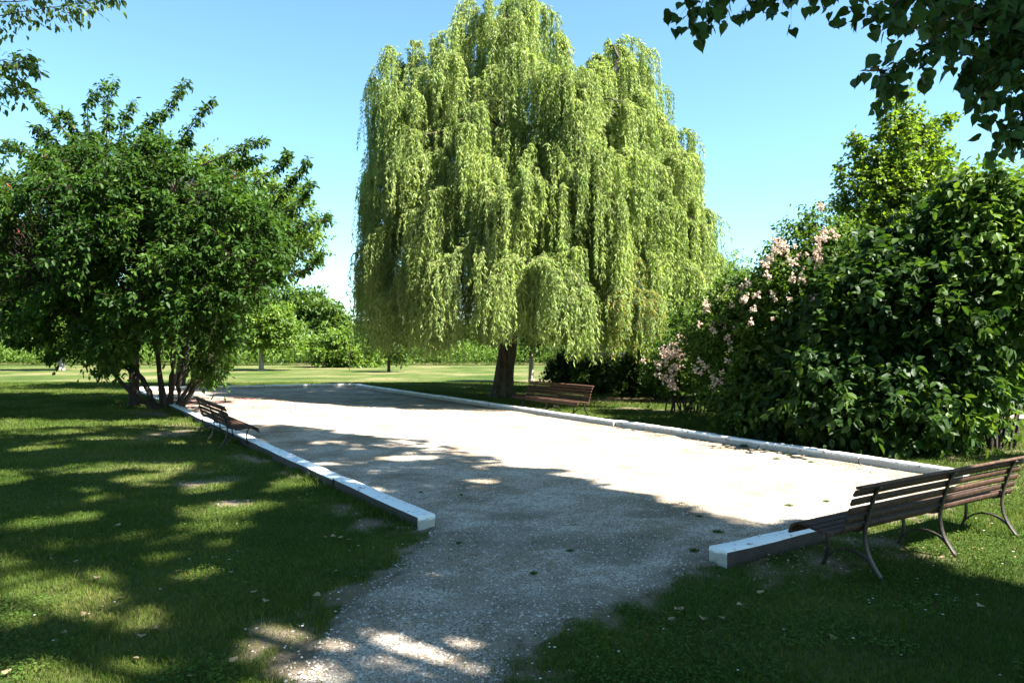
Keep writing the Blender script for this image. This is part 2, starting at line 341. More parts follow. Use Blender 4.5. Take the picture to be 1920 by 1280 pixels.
# loose stones near the camera
n = 62000; yy = 3.0 + 7.5*R.random(n)**1.7; xx = (R.random(n)*2-1)*.85*yy
k = (court_inside(xx, yy) | (R.random(n) < .30*(bareness(xx, yy)-.15))) & ((fbm(xx*2.2, yy*2.2)+.35*R.random(n)) > .50); xx, yy = xx[k], yy[k]; n = len(xx)
sz = (.0035+.0075*R.random(n)**2)
base = np.array([[1,0,0],[0,1,0],[-1,0,0],[0,-1,0],[0,0,.8]]); T = (base[None]*(.6+.8*R.random((n, 5, 1))))*sz[:, None, None]
an = R.random(n)*6.28; ca, sa = np.cos(an)[:, None], np.sin(an)[:, None]
V = np.stack([T[..., 0]*ca*1.3-T[..., 1]*sa, T[..., 0]*sa*1.3+T[..., 1]*ca, T[..., 2]], -1) + np.stack([xx, yy, .011+hgt(xx, yy)*.6], 1)[:, None]
f = np.array([[0,1,4],[1,2,4],[2,3,4],[3,0,4]]); mb = MB(); mb.add(V.reshape(-1, 3), (f[None]+(np.arange(n)*5)[:, None, None]).reshape(-1, 3), np.repeat(R.random(n), 4))
o = mb.build('loose_gravel', M['stone']); tag(o, 'loose pale stones scattered over the near end of the gravel', 'gravel', kind='stuff')

# ------------------------------------------------------------------ kerb timbers
def timber(p0, p1, side, wdt, h, material, brown, label, group):
    """p0-p1 is the inner ground edge; side is the unit vector outwards"""
    L = np.linalg.norm(p1-p0); d = (p1-p0)/L; side = np.array(side)
    nseg = max(4, int(L/.6)); rng = R.random((nseg+1, 4, 2))
    ch = .012; prof = [(0, 0), (0, h-ch), (ch, h), (wdt-ch, h), (wdt, h-ch), (wdt, 0)]
    V = []
    for i in range(nseg+1):
        s_ = i/nseg*L
        for j, (a_, z_) in enumerate(prof):
            jit = (rng[i, min(j, 3), 0]-.5)*.012; zz = z_ + ((rng[i, min(j, 3), 1]-.5)*.012 if z_ > 0 else -.03)
            V.append(p0 + d*s_ + side*(a_+jit) + np.array([0, 0, zz]))
    mb = MB(); k = len(prof); Fc = []; rr = []
    for i in range(nseg):
        for j in range(k-1):
            Fc.append([i*k+j, i*k+j+1, (i+1)*k+j+1, (i+1)*k+j]); rr.append(0.0 if (j == k-2 and brown) else 1.0)
    mb.add(V, Fc, rr)
    ends = np.array([V[i] for i in range(k)]+[V[nseg*k+i] for i in range(k)])
    mb.add(ends, [[5, 4, 3, 2, 1, 0], [6, 7, 8, 9, 10, 11]], [1. if ('end face' in label or not brown) else 0., 0. if brown else 1.])
    e = thing('kerb_timber', label, 'kerb', p0, group); 
    o = mb.build('kerb_timber', material)
    # one mesh, origin at its own start
    off = Vector(tuple(p0)); o.data.transform(Matrix.Translation(-off)); o.location = off
    bpy.data.objects.remove(e); tag(o, label, 'kerb', group); return o
ordn = ['first', 'second', 'third', 'fourth', 'fifth', 'sixth', 'seventh', 'eighth', 'ninth', 'tenth', 'eleventh', 'twelfth']
def kerb_run(p0, p1, side, wdt, h, material, brown, cuts, labels, group, jit=.03):
    L = np.linalg.norm(p1-p0); d = (p1-p0)/L; side = np.array(side)
    for i in range(len(cuts)-1):
        a_, b_ = cuts[i], cuts[i+1]
        o1, o2 = (R.random(2)-.5)*2*jit
        timber(p0+d*(a_+.009)+side*o1, p0+d*(b_-.009)+side*(o1*.5+o2*.5), side, wdt, h*(1+(R.random()-.5)*.12), material, brown, labels[i], group)
dl = (LF-LN)/np.linalg.norm(LF-LN); sl = np.array([-dl[1], dl[0], 0])
Ll = np.linalg.norm(LF-LN)
kerb_run(LN, LF, sl, .20, .125, M['kerb_two'], True, [0, 2.45, 6.2, 9.2, 12.4, 15.6, 18.8, 22.0, Ll],
    ['nearest left kerb timber, brown sided with white top and chipped white end face',
     'long brown sided white topped kerb timber between the chipped near one and the left bench'] +
    ['white topped kerb timber on the left side of the court, %s from its near end' % ordn[i] for i in range(2, 8)], 'kerb timbers along the left side of the court')
dr = (RF-FR)/np.linalg.norm(RF-FR); sr = np.array([dr[1], -dr[0], 0]); Lr = np.linalg.norm(RF-FR)
cr = [.6, 2.15, 5.2, 8.0, 11.0, 14.0, 17.2, 20.2, 22.6, Lr]
kerb_run(FR, RF, sr, .17, .125, M['kerb_white'], False, cr,
    ['white kerb timber on the right side of the court, %s from the near right corner' % ordn[i] for i in range(len(cr)-1)], 'white kerb timbers along the right side of the court', .035)
df = (FR-FE)/np.linalg.norm(FR-FE); sf = np.array([df[1], -df[0], 0]); Lf = np.linalg.norm(FR-FE)
kerb_run(FE, FR, sf, .20, .125, M['kerb_two'], True, [0, 1.38],
    ['white topped kerb timber with flaking end face, partly under the right hand bench'], None)
db = (LF-RF)/np.linalg.norm(LF-RF); sb = np.array([db[1], -db[0], 0]); Lb = np.linalg.norm(LF-RF)
kerb_run(RF, LF, sb, .17, .14, M['kerb_white'], False, [0, 3.6, Lb*.66, Lb],
    ['white kerb timber at the far end of the court, beside the far right corner', 'white kerb timber in the middle of the far end of the court', 'sunlit white kerb timber at the far end of the court, behind the many stemmed tree'], 'kerb timbers along the far side of the court')

# ------------------------------------------------------------------ benches
def bench(label, origin, ang):
    """local x along the bench, +y the way it faces, origin under the middle of the back"""
    e = thing('park_bench', label, 'bench', origin, 'slatted park benches round the gravel court')
    rot = np.array([[math.cos(ang), -math.sin(ang), 0], [math.sin(ang), math.cos(ang), 0], [0, 0, 1]]); o3 = np.array(origin, float)
    W = lambda p: np.asarray(p) @ rot.T + o3
    L = 2.85
    def slats(lst, name):
        mb = MB()
        for (yy, zz, a_) in lst:
            dl_ = (R.random()-.5)*.02; ca, sa = math.cos(a_), math.sin(a_); w2, t2, c = (.029 if name == 'backrest' else .030), .012, .005
            prof = [(-w2+c, -t2), (w2-c, -t2), (w2, -t2+c), (w2, t2-c), (w2-c, t2), (-w2+c, t2), (-w2, t2-c), (-w2, -t2+c)]
            nx_ = 9; V = []
            for i in range(nx_):
                xx_ = (i/(nx_-1)-.5)*(L+(.16 if name == 'seat' else 0)) + dl_; sag = -.001*math.cos((i % 4)/4*2*math.pi)
                for (p_, q_) in prof: V.append((xx_, yy+p_*ca-q_*sa, zz+p_*sa+q_*ca+sag))
            Fc = [[i*8+j, i*8+(j+1) % 8, (i+1)*8+(j+1) % 8, (i+1)*8+j] for i in range(nx_-1) for j in range(8)]
            r_ = R.random(); mb.add(W(V), Fc, r_); mb.add(W(V[:8]), [list(range(8))[::-1]], r_); mb.add(W(V[-8:]), [list(range(8))], r_)
        return mb.build(name, M['benchwood'], e)
    slats([(.515, .325, -1.15), (.485, .372, -.55), (.425, .392, -.10), (.360, .390, .08), (.295, .380, .15), (.230, .368, .15), (.165, .362, .05)], 'seat')
    slats([(.085, .400, 1.95), (.060, .476, 1.85), (.035, .554, 1.90), (.010, .634, 1.95), (-.015, .708, 2.1), (-.052, .760, 2.9)], 'backrest')
    def bar(pts, x0, name, wid=.045, th=.014, parent=e):
        pts = np.array(pts, float)
        tt = np.linspace(0, len(pts)-1, 26); ip = np.stack([np.interp(tt, range(len(pts)), pts[:, k]) for k in (0, 1)], 1)
        for _ in range(4): ip[1:-1] = (ip[:-2]+2*ip[1:-1]+ip[2:])/4
        T_ = norm(np.gradient(ip, axis=0)); Nn = np.stack([-T_[:, 1], T_[:, 0]], 1); V = []
        for i in range(len(ip)):
            for sx, sn in ((-1, -1), (1, -1), (1, 1), (-1, 1)):
                q_ = ip[i]+Nn[i]*sn*th/2; V.append((x0+sx*wid/2, q_[0], q_[1]))
        Fc = [[i*4+j, i*4+(j+1) % 4, (i+1)*4+(j+1) % 4, (i+1)*4+j] for i in range(len(ip)-1) for j in range(4)] + [[3, 2, 1, 0], [len(V)-4, len(V)-3, len(V)-2, len(V)-1]]
        mb = MB(); mb.add(W(V), Fc); return mb.build(name, M['iron'], parent)
    for x0 in (-1.17, 0, 1.17):
        bar([(-.075, .742), (-.045, .725), (-.012, .63), (.015, .54), (.045, .44), (.060, .36), (.060, .27), (.035, .17), (-.02, .08), (-.085, .0)], x0, 'leg')
        bar([(.495, .315), (.470, .345), (.425, .335), (.395, .27), (.385, .19), (.395, .10), (.435, .0)], x0, 'leg')
        bar([(.500, .345), (.465, .372), (.42, .374), (.36, .372), (.295, .362), (.23, .350), (.165, .344), (.10, .352), (.066, .375)], x0+.001, 'seat_rail', .038)
        bar([(.398, .075), (.34, .135), (.26, .175), (.17, .185), (.09, .165), (.01, .115), (-.035, .062)], x0, 'stretcher', .034)
    return e
yaw = math.atan2(A[1], A[0])
# right bench: faces the court (along U); its near rear foot stands at G(1654,1090)
rf = G(1654, 1088); bench('brown slatted bench seen from behind at the near right corner of the court', rf + A*1.17 + U*.085, yaw)
# willow bench faces -A
ff = (G(975, 766)+G(1076, 782))/2; bench('sunlit brown slatted bench facing the court in front of the willow trunk', ff + A*.435, yaw + math.pi/2)
# left bench faces +A, rear feet at G(361,821), G(410,842)
rr_ = G(410, 842) + U*1.17; bench('dark shaded slatted bench beside the many stemmed tree on the left of the court', rr_ + A*.085, yaw - math.pi/2)

# ------------------------------------------------------------------ foliage tools
def shoots(mbL, mbT, p0, d0, Ls, droop, nl, leafL, leafW, tmpl, tw=.006, spread=1.0, jr=.25, keep=None, npt=6, updroop=.4, rbase=None):
    """grow leafy shoots: p0 (n,3) starts, d0 (n,3) directions, Ls lengths; nl leaves along each"""
    n = len(p0)
    if n == 0: return
    d0 = norm(d0); Ls = np.broadcast_to(Ls, (n,)); tt = np.linspace(0, 1, npt)
    side = norm(np.cross(d0, R.normal(size=(n, 3))))
    pts = p0[:, None] + d0[:, None]*(tt*1.0)[None, :, None]*Ls[:, None, None] + side[:, None]*((tt**2)[None, :, None]*Ls[:, None, None]*.18)
    pts[..., 2] -= (tt**2)[None]*Ls[:, None]*droop
    if mbT is not None: mbT.tubes(pts, (tw*(1-.75*tt))[None], 3)
    u = (R.random((n, nl))*.9+.1); u[:, -1] = 1.0
    i0 = np.minimum((u*(npt-1)).astype(int), npt-2); fr_ = (u*(npt-1)-i0)[..., None]; ar = np.arange(n)[:, None]
    pp = pts[ar, i0]*(1-fr_)+pts[ar, i0+1]*fr_; tg = norm(pts[ar, i0+1]-pts[ar, i0])
    rd = R.normal(size=(n, nl, 3)); rd -= (rd*tg).sum(-1, keepdims=True)*tg; rd = norm(rd)
    ld = norm(tg*.55 + rd*spread + np.array([0, 0, -updroop])); nn = norm(np.array([0, 0, 1.])+R.normal(size=(n, nl, 3))*.55)
    pp = (pp+rd*leafL*.12).reshape(-1, 3); ld = ld.reshape(-1, 3); nn = nn.reshape(-1, 3); m = n*nl
    rb = R.random(n) if rbase is None else rbase
    r_ = np.clip(np.repeat(rb, nl)*.5 + R.random(m)*.5, 0, 1)
    s_ = (1-jr)+2*jr*R.random(m)
    if keep is not None:
        k = keep(pp); pp, ld, nn, r_, s_ = pp[k], ld[k], nn[k], r_[k], s_[k]
    mbL.leaves(pp, ld, nn, leafL*s_, leafW*s_, tmpl, r_)
def limb(mb, pts, r0, r1, sides=7, wob=.05, n=12):
    pts = np.array(pts, float); tt = np.linspace(0, len(pts)-1, n); ip = np.stack([np.interp(tt, range(len(pts)), pts[:, k]) for k in range(3)], 1)
    for _ in range(3): ip[1:-1] = (ip[:-2]+2*ip[1:-1]+ip[2:])/4
    ip[1:-1] += (R.random((n-2, 3))-.5)*wob; rr = np.linspace(r0, r1, n); mb.tubes(ip[None], rr[None], sides); return ip
def trunkmesh(mb, base, pts, r0, r1, flare=1.2, sides=12):
    pts = [np.array(base, float)-np.array([0, 0, .05])]+[np.array(p, float) for p in pts]; n = 16
    tt = np.linspace(0, len(pts)-1, n); P_ = np.array(pts); ip = np.stack([np.interp(tt, range(len(pts)), P_[:, k]) for k in range(3)], 1)
    for _ in range(2): ip[1:-1] = (ip[:-2]+2*ip[1:-1]+ip[2:])/4
    h = ip[:, 2]-ip[0, 2]; rr = np.linspace(r0, r1, n)*(1+(flare-1)*np.exp(-h/.25)); mb.tubes(ip[None], rr[None], sides); return ip
def ellip(n, c, r, shell=.45, zmin=None):
    v = norm(R.normal(size=(n, 3))); q = R.random(n)**shell; p = np.array(c)+v*np.array(r)*q[:, None]
    return p
def grow_tree(root, base, trunk_top, r0, lobes, ncl, leafm, tmpl, lL, lW, sh=9, shL=.5, nl=9, bark='bark', droop=.15, tw=.006, keep=None, outw=.6, upw=.35, nlimb=9, zmin=.4, forks=None, mtrunk=None, twigs=True, jr=.25, extra=None, updroop=.4, crown='crown', shell=.45):
    mbT = MB(); tr = trunkmesh(mbT, base, [trunk_top], r0, r0*.6)
    cl = []; out = []
    wsum = sum(l[1][0]*l[1][1]*l[1][2] for l in lobes)
    for c, r_ in lobes:
        k = max(3, int(ncl*(r_[0]*r_[1]*r_[2])/wsum)); p = ellip(k, c, r_, shell); cl.append(p); out.append(norm((p-np.array(c))/np.array(r_)))
    cl = np.concatenate(cl); out = np.concatenate(out); k = cl[:, 2] > zmin; cl, out = cl[k], out[k]
    if keep is not None:
        k = keep(cl); cl, out = cl[k], out[k]
    idx = R.choice(len(cl), min(nlimb, len(cl)), replace=False); limbs = []
    for i in idx:
        s0 = tr[int(R.integers(8, 16))]; mid = s0*.5+cl[i]*.5+np.array([0, 0, .12*np.linalg.norm(cl[i]-s0)])
        limbs.append(limb(mbT, [s0, mid, cl[i]], r0*(.26 if keep is not None else .42), r0*.06, 6, .10))
    allp = np.concatenate(limbs); dd = ((cl[:, None]-allp[None])**2).sum(-1); nn_ = allp[dd.argmin(1)]
    t5 = np.linspace(0, 1, 5)[None, :, None]; br = nn_[:, None]*(1-t5)+cl[:, None]*t5; br[:, 1:4] += (R.random((len(cl), 3, 3))-.5)*.12; br[:, :, 2] += (np.sin(t5[..., 0]*math.pi))*.08
    mbT.tubes(br, np.linspace(r0*.09+.008, .006, 5)[None], 4)
    mbT.build('trunk', mtrunk or M[bark], root, smooth=True)
    mbL = MB(); n = len(cl); p0 = np.repeat(cl, sh, 0); o_ = np.repeat(out, sh, 0)
    d0 = norm(o_*outw + R.normal(size=(n*sh, 3))*.55 + np.array([0, 0, upw])); LL = shL*(.6+.8*R.random(n*sh))
    rb = np.clip(np.repeat(R.random(n), sh)*.7+R.random(n*sh)*.3, 0, 1)
    mbW = MB() if twigs else None
    shoots(mbL, mbW, p0, d0, LL, droop, nl, lL, lW, tmpl, tw, jr=jr, keep=keep, rbase=rb, updroop=updroop)
    if extra is not None: extra(mbL, mbW)
    mbL.build(crown, leafm, root)
    if mbW is not None and mbW.v: mbW.build('twigs', M[bark], root)
    return root

# ------------------------------------------------------------------ weeping willow
R.bit_generator.state = {'bit_generator': 'PCG64', 'state': {'state': 276497471235338699235741058374747915238, 'inc': 7937318808080196428804369945471644491}, 'has_uint32': 0, 'uinteger': 0}   # keep the plants the same when things above change
WY = 25.3; wb = np.array([-.32, WY, 0])
wil = thing('weeping_willow', 'big weeping willow with long yellow green fronds hanging round a thick rough trunk', 'tree', wb)
mbT = MB(); trunkmesh(mbT, wb, [wb+np.array([.05, 0, .9]), wb+np.array([.25, 0, 2.0]), wb+np.array([.30, 0, 3.6]), wb+np.array([.2, .1, 5.5])], .35, .24, 1.55, 22)
lims = []
def wdome(px, ytop, dy, r_, drop, n):
    """one arching bough head; (px, ytop) where its top reads in the photo, dy its depth before/behind the trunk"""
    return (P(1000+(px-1000)*.94, ytop, WY+dy), r_, drop, n)
domes = []
for px, yt, dy, r_, dp, n in [
    (950, 8, 0, 1.15, 2.6, 150), (905, 40, -.8, 1.0, 2.6, 130), (1005, 25, -.6, .95, 2.6, 130), (870, 75, .2, .8, 2.8, 90), (960, 60, 1.2, 1.1, 3, 90), (1040,130,.2,.9,3,100),
    (1150, 92, .4, .9, 2.6, 110), (1185, 125, -.5, .95, 2.8, 120), (1100, 135, -.6, 1.0, 2.8, 120), (1215, 185, .3, .8, 3, 100), (1140,150,1.5,1.1,3,80),
    (745, 130, 0, .95, 2.4, 110), (800, 120, -.3, .85, 2.0, 100), (700, 160, .2, .55, 2.6, 50), (830, 150, 1.4, .9, 2.5, 60),
    (1010, 165, -2.2, 1.1, 3.0, 150), (1080, 175, -2.0, 1.0, 3.2, 140), (930, 190, -1.8, .7, 2.2, 70), (1180, 200, -1.8, 1.0, 3.2, 140), (1245, 245, -.3, .8, 3.4, 110), (735, 190, -1.0, .8, 2.6, 90),
    (1290, 250, .2, .6, 2.6, 60), (1300, 290, .8, .6, 3.2, 70), (830, 255, -2.4, .65, 2.4, 80), (720, 250, .5, .6, 2.4, 60), (1010, 290, -3.4, .95, 3.0, 110), (1100, 260, -3.3, 1.0, 3.2, 130),
    (1190, 300, -3.0, 1.0, 3.4, 140), (1260, 300, -2.0, .9, 3.4, 120), (885, 290, -3.2, .7, 2.4, 80), (760, 330, -2.4, .8, 2.8, 100), (705, 340, -.8, .7, 3.2, 90), (690, 330, 1.2, .6, 3.2, 60),
    (850, 370, -3.8, .75, 2.8, 110), (955, 360, -4.2, .75, 2.6, 100), (1060, 380, -4.2, .8, 3.0, 110), (1150, 400, -4.0, .8, 2.8, 110), (1230, 380, -3.2, .9, 3.2, 120), (1290, 400, -1.8, .8, 3.4, 120), (1310, 420, .4, .7, 3.6, 90),
    (790, 420, -3.6, .6, 2.9, 80), (735, 440, -2.4, .8, 3.0, 100), (690, 470, -.6, .6, 3.0, 80), (690, 480, 1.6, .7, 3.0, 80), (660, 540, 2.6, .35, 2.0, 22),
    (900, 450, -4.6, .6, 2.0, 80), (990, 500, -5.2, 1.05, 2.1, 190), (940, 520, -5.0, .6, 1.7, 90), (1080, 490, -4.8, .7, 2.3, 110), (1070, 560, -5.4, .55, 1.9, 80), (1180, 560, -4.2, .9, 2.0, 120), (1215, 480, -3.6, .7, 2.6, 90),
    (830, 500, -4.5, .6, 2.7, 90), (760, 540, -3.4, .7, 2.4, 90), (1270, 500, -2.6, .8, 2.9, 110), (1320, 500, -.6, .6, 3.0, 80), (1345, 490, 1.6, .6, 3.0, 70), (1290, 480, 2.6, .8, 3.2, 80)]:
    domes.append(wdome(px, yt, dy, r_, dp, n))
wout = [(960, 10), (1040, 60), (1060, 130), (1160, 95), (1215, 160), (1240, 245), (1290, 270), (1310, 400), (1310, 520), (1250, 560), (1180, 540), (1080, 560), (960, 530), (860, 560), (780, 560), (700, 560), (690, 400), (695, 200), (720, 140), (820, 130), (860, 60)]
for k in range(130):                                       # many small curtains breaking up the big ones
    while True:
        a_, b_ = R.uniform(680, 1320), R.uniform(10, 570)
        if inpoly(np.array([a_]), np.array([b_]), wout)[0]: break
    hx = (a_-1000)/330; hz = np.clip((600-b_)/600, 0, 1); ryy = 5.4*math.sqrt(max(0, 1-hx*hx))*math.sqrt(max(.05, 1-hz**2.4))
    dy = -ryy*(.55+.45*R.random()) if R.random() < .75 else ryy*(R.random()*2-1)*.5
    domes.append((P(1000+(a_-1000)*.95*(WY/(WY+0)), b_, WY+dy), .32+.25*R.random(), 1.2+1.9*R.random(), int(24+26*R.random())))
for k in range(64):                                        # the far side and the inner crown
    an = R.random()*math.pi*.95+.02 + (0 if k % 4 else math.pi); rr = 1.0+4.6*R.random()**.6
    zt = 4.2+7.0*R.random()*(1-(rr/6.5)**3*.5)
    if k % 4 == 0: rr = min(rr, 3.2)
    domes.append((np.array([.9+rr*math.cos(an)*1.05, WY+rr*math.sin(an), zt]), .9, 3.2, 62))
wl = MB(); wt = MB()
tr_top = wb+np.array([.3, 0, 3.3])
for i in range(11):
    an = i*2.4; c = wb+np.array([1.0+2.2*math.cos(an), 2.2*math.sin(an), 6.5+R.random()*3.5])
    lims.append(limb(mbT, [wb+np.array([.25, 0, 2.2+R.random()*1.6]), wb+np.array([.5+.7*math.cos(an), .7*math.sin(an), 4.6]), c], .19, .06, 8, .18, 14))
lims.append(limb(mbT, [wb+np.array([.2, 0, 5]), wb+np.array([.1, 0, 8]), P(950, 50, WY)], .2, .05, 8, .18, 16))
lims.append(limb(mbT, [wb+np.array([.2, 0, 4]), wb+np.array([1.8, 0, 7]), P(1160, 110, WY)], .17, .05, 8, .18, 16))
allp = np.concatenate(lims)
for c, r_, dp, n in domes:
    # bough from the nearest lower limb point up and over into the head
    d2 = ((allp-c)**2).sum(1) + np.where(allp[:, 2] > c[2]-.2, 30, 0); s0 = allp[d2.argmin()]
    hd = c-s0; mid = s0+hd*.55+np.array([0, 0, .25+.12*np.linalg.norm(hd)])
    bp = limb(mbT, [s0, mid, c], .055, .015, 5, .10, 9)
    # a few arching twigs, strands dropping from all along them
    K = 5; base_an = math.atan2(c[1]-wb[1], c[0]-wb[0]-.9); ka = base_an+R.normal(size=K)*1.1 if np.hypot(c[0]-wb[0]-.9, c[1]-wb[1]) > 1.5 else R.random(K)*6.28
    kr = r_*(.75+.75*R.random(K)); ki = R.integers(0, K, n); s1 = R.random(n)**.8; an = ka[ki]+R.normal(size=n)*.12; rho = kr[ki]*s1
    outd = np.stack([np.cos(an), np.sin(an), np.zeros(n)], 1); kz = R.normal(size=K)*.35*r_; kt = .15+.35*R.random(K)
    st = c[None]+outd*rho[:, None]*.75+R.normal(size=(n, 3))*.05; st[:, 2] += kz[ki]*s1+kt[ki]*r_*np.sin(s1*2.6)-.45*r_*s1**2
    klen = .65+.6*R.random(K)
    ztop = st[:, 2]; zend = np.maximum(c[2]-dp*klen[ki]*(.35+.75*R.random(n)**.6), 1.15+.6*R.random(n)+.5*klen[ki]-.4)
    if abs(c[0]-.1) < 1.2 and c[1] < WY: zend = np.maximum(zend, 1.75+.35*R.random(n))
    npt = 9; tt = np.linspace(0, 1, npt); arc = np.clip(tt/.25, 0, 1); hang = np.clip((tt-.06)/.94, 0, 1)
    off = (rho*.25+.06+.14*R.random(n))
    pts = st[:, None]+outd[:, None]*(off[:, None]*np.sin(arc*math.pi/2)[None])[..., None]
    pts[..., 2] = ztop[:, None] + .05*np.sin(arc*math.pi)[None] - hang[None]**1.2*np.maximum(ztop-zend, .25)[:, None]
    sway = (R.random((n, 1, 2))-.5)*.45; pts[..., :2] += sway*hang[None, :, None]**1.5
    pts[:, 1:, :2] += (R.random((n, npt-1, 2))-.5)*.05
    wt.tubes(pts, (.006*(1-.8*tt))[None], 3)
    ln = np.maximum(ztop-zend, .25)+.3; nl = 92
    u = R.random((n, nl))
    m = (np.arange(nl)[None] < (ln/3.2*nl)[:, None])
    i0 = np.minimum((u*(npt-1)).astype(int), npt-2); fr_ = (u*(npt-1)-i0)[..., None]; ar = np.arange(n)[:, None]
    pp = pts[ar, i0]*(1-fr_)+pts[ar, i0+1]*fr_; tg = norm(pts[ar, i0+1]-pts[ar, i0])
    rd = R.normal(size=(n, nl, 3)); rd[..., 2] *= .3; rd = norm(rd)
    ld = norm(tg*.5+rd*.75+np.array([0, 0, -.55])); nn = norm(R.normal(size=(n, nl, 3))+rd*.5)
    cb = R.random(); rv = np.clip(.25*cb+.30*R.random((n, 1))+.45*R.random((n, nl)), 0, .92)
    if abs(c[0]-P(1165, 600, 21)[0]) < .45 and c[1] < WY-3 and c[2] < 4.2: rv[(R.random((n, nl)) < .22)] = 1
    s_ = .75+.5*R.random((n, nl))
    wl.leaves(pp[m], ld[m], nn[m], (.13*s_)[m], (.027*s_)[m], DIAM, rv[m])
mbT.build('trunk', M['willowbark'], wil, smooth=True); wl.build('crown', M['willow'], wil); wt.build('twigs', M['twig'], wil)

# ------------------------------------------------------------------ left: single stem tree and many stemmed tree
cb_ = G(312, 766)
ms = thing('multi_stem_tree', 'dense dark green tree with many leaning stems at the left corner of the court', 'tree', cb_)
mbT = MB(); stems = []
for (bx, by, tx, ty, r_) in [(300, 766, 225, 560, .10), (306, 768, 288, 420, .085), (318, 770, 330, 380, .10), (325, 768, 350, 470, .07), (330, 765, 430, 520, .06), (296, 766, 120, 560, .07), (338, 764, 470, 480, .065), (316, 766, 260, 330, .07)]:
    b0 = np.array([(bx-960)/F*cb_[1], cb_[1]+(R.random()-.5)*.5, 0]); t0 = P(tx, ty, cb_[1]+(R.random()-.5)*3.0)
    mid = b0*.6+t0*.4+np.array([(t0[0]-b0[0])*.12, 0, -.2])
    pts = limb(mbT, [b0-np.array([0, 0, .05]), mid, t0], r_, .03, 8, .10, 14); stems.append(pts)
# low limb pair seen against the lawn
limb(mbT, [P(385, 690, 20.2), P(368, 725, 20.3), G(332, 770)], .05, .07, 7, .03)
stemp = np.concatenate(stems)
mbL = MB(); mbW = MB(); CY = cb_[1]
# crown outline measured off the photo; clusters fill it through its depth
outl = [(-60, 380), (20, 365), (60, 340), (95, 300), (130, 310), (165, 255), (190, 262), (225, 300), (260, 285), (290, 262), (325, 310), (370, 330), (420, 345), (470, 365), (500, 400), (525, 440), (530, 490), (500, 530), (460, 560), (440, 600), (415, 650), (390, 695), (345, 668), (320, 640), (270, 625), (205, 672), (150, 650), (80, 610), (0, 600), (-60, 560)]
op = [P(a_, b_, CY)[[0, 2]] for a_, b_ in outl]
cand = np.stack([R.uniform(-16, -4, 9000), R.uniform(.8, 9.5, 9000)], 1); cand = cand[inpoly(cand[:, 0], cand[:, 1], op)]; cand = cand[fbm(cand[:, 0]*.8+3, cand[:, 1]*1.1+25) > .36][:1250]
cx, cz = -10.3, 4.7; q = np.clip(1-((cand[:, 0]-cx)/6.0)**2-((cand[:, 1]-cz)/4.6)**2, .02, 1)
yd = (R.random(len(cand))*2-1); yd = np.sign(yd)*np.abs(yd)**.6*np.sqrt(q)*4.0
cl = np.stack([cand[:, 0]*(CY+yd)/CY, CY+yd, (cand[:, 1]-CH)*(CY+yd)/CY+CH], 1)
dd = ((cl[:, None, :]-stemp[None])**2).sum(-1); nn_ = stemp[dd.argmin(1)]
t5 = np.linspace(0, 1, 5)[None, :, None]; br = nn_[:, None]*(1-t5)+cl[:, None]*t5; br[:, :, 2] += np.sin(t5[..., 0]*math.pi)*.15; br[:, 1:4] += (R.random((len(cl), 3, 3))-.5)*.15
mbT.tubes(br, np.linspace(.016, .006, 5)[None], 4)
outv = norm(cl-np.array([cx, CY, cz-1.2])); sh = 7
shoots(mbL, mbW, np.repeat(cl, sh, 0), norm(np.repeat(outv, sh, 0)*.8+R.normal(size=(len(cl)*sh, 3))*.5+np.array([0, 0, .15])), (.28+.50*R.random(len(cl)*sh)), .3, 11, .14, .068, OVAL, .006, updroop=.55, rbase=np.clip(np.repeat(R.random(len(cl)), sh)*.9, 0, 1)*.8)
# long feathery shoots on the outline
for pth_ in [[(180, 330), (165, 250), (160, 200), (190, 155)], [(230, 320), (225, 260), (235, 220), (250, 185)], [(250, 300), (300, 225), (330, 185), (350, 150)], [(310, 310), (350, 250), (375, 215), (398, 190)],
             [(150, 300), (110, 230), (80, 195), (50, 165)], [(110, 330), (70, 290), (30, 275), (10, 265)], [(380, 310), (430, 285), (470, 268), (500, 262)], [(470, 350), (510, 320), (535, 300), (545, 292)],
             [(510, 390), (540, 350), (560, 320), (572, 300)], [(530, 400), (560, 380), (575, 360), (580, 345)], [(530, 450), (560, 425), (590, 410), (612, 408)], [(200, 300), (205, 240), (200, 205), (210, 150)],
             [(320, 330), (330, 290), (340, 270), (352, 262)], [(540, 520), (575, 500), (590, 490), (600, 478)], [(60, 250), (90, 270), (110, 290), (130, 330)], [(200, 640), (215, 680), (205, 692), (190, 697)], [(150, 330), (120, 280), (95, 250), (70, 240)], [(400, 340), (440, 310), (460, 300), (490, 296)], [(280, 300), (270, 250), (285, 225), (300, 215)], [(130, 300), (140, 250), (130, 225), (120, 210)], [(370, 660), (385, 690), (392, 705), (396, 712)],
             [(150, 620), (135, 650), (110, 660), (95, 668)], [(400, 640), (420, 660), (425, 680), (415, 700)], [(120, 620), (70, 640), (40, 640), (20, 640)]]:
    for rep in range(2):
        dy = (R.random()-.5)*2.4; pp = np.array([P(a_+R.normal()*3, b_+R.normal()*3, CY+dy) for a_, b_ in pth_])
        lp = limb(mbW, pp, .02, .005, 4, .02, 14)
        k = 46; ii_ = R.integers(0, 13, k); f_ = R.random((k, 1)); p0 = lp[ii_]*(1-f_)+lp[ii_+1]*f_; tg = norm(lp[ii_+1]-lp[ii_])
        shoots(mbL, mbW, p0, tg+R.normal(size=(k, 3))*.6, .16, .25, 4, .145, .065, OVAL, .004, updroop=.8)
fl = MB()
mbT.build('trunk', M['bark'], ms, smooth=True); mbL.build('crown', M['dark'], ms); mbW.build('twigs', M['bark'], ms)
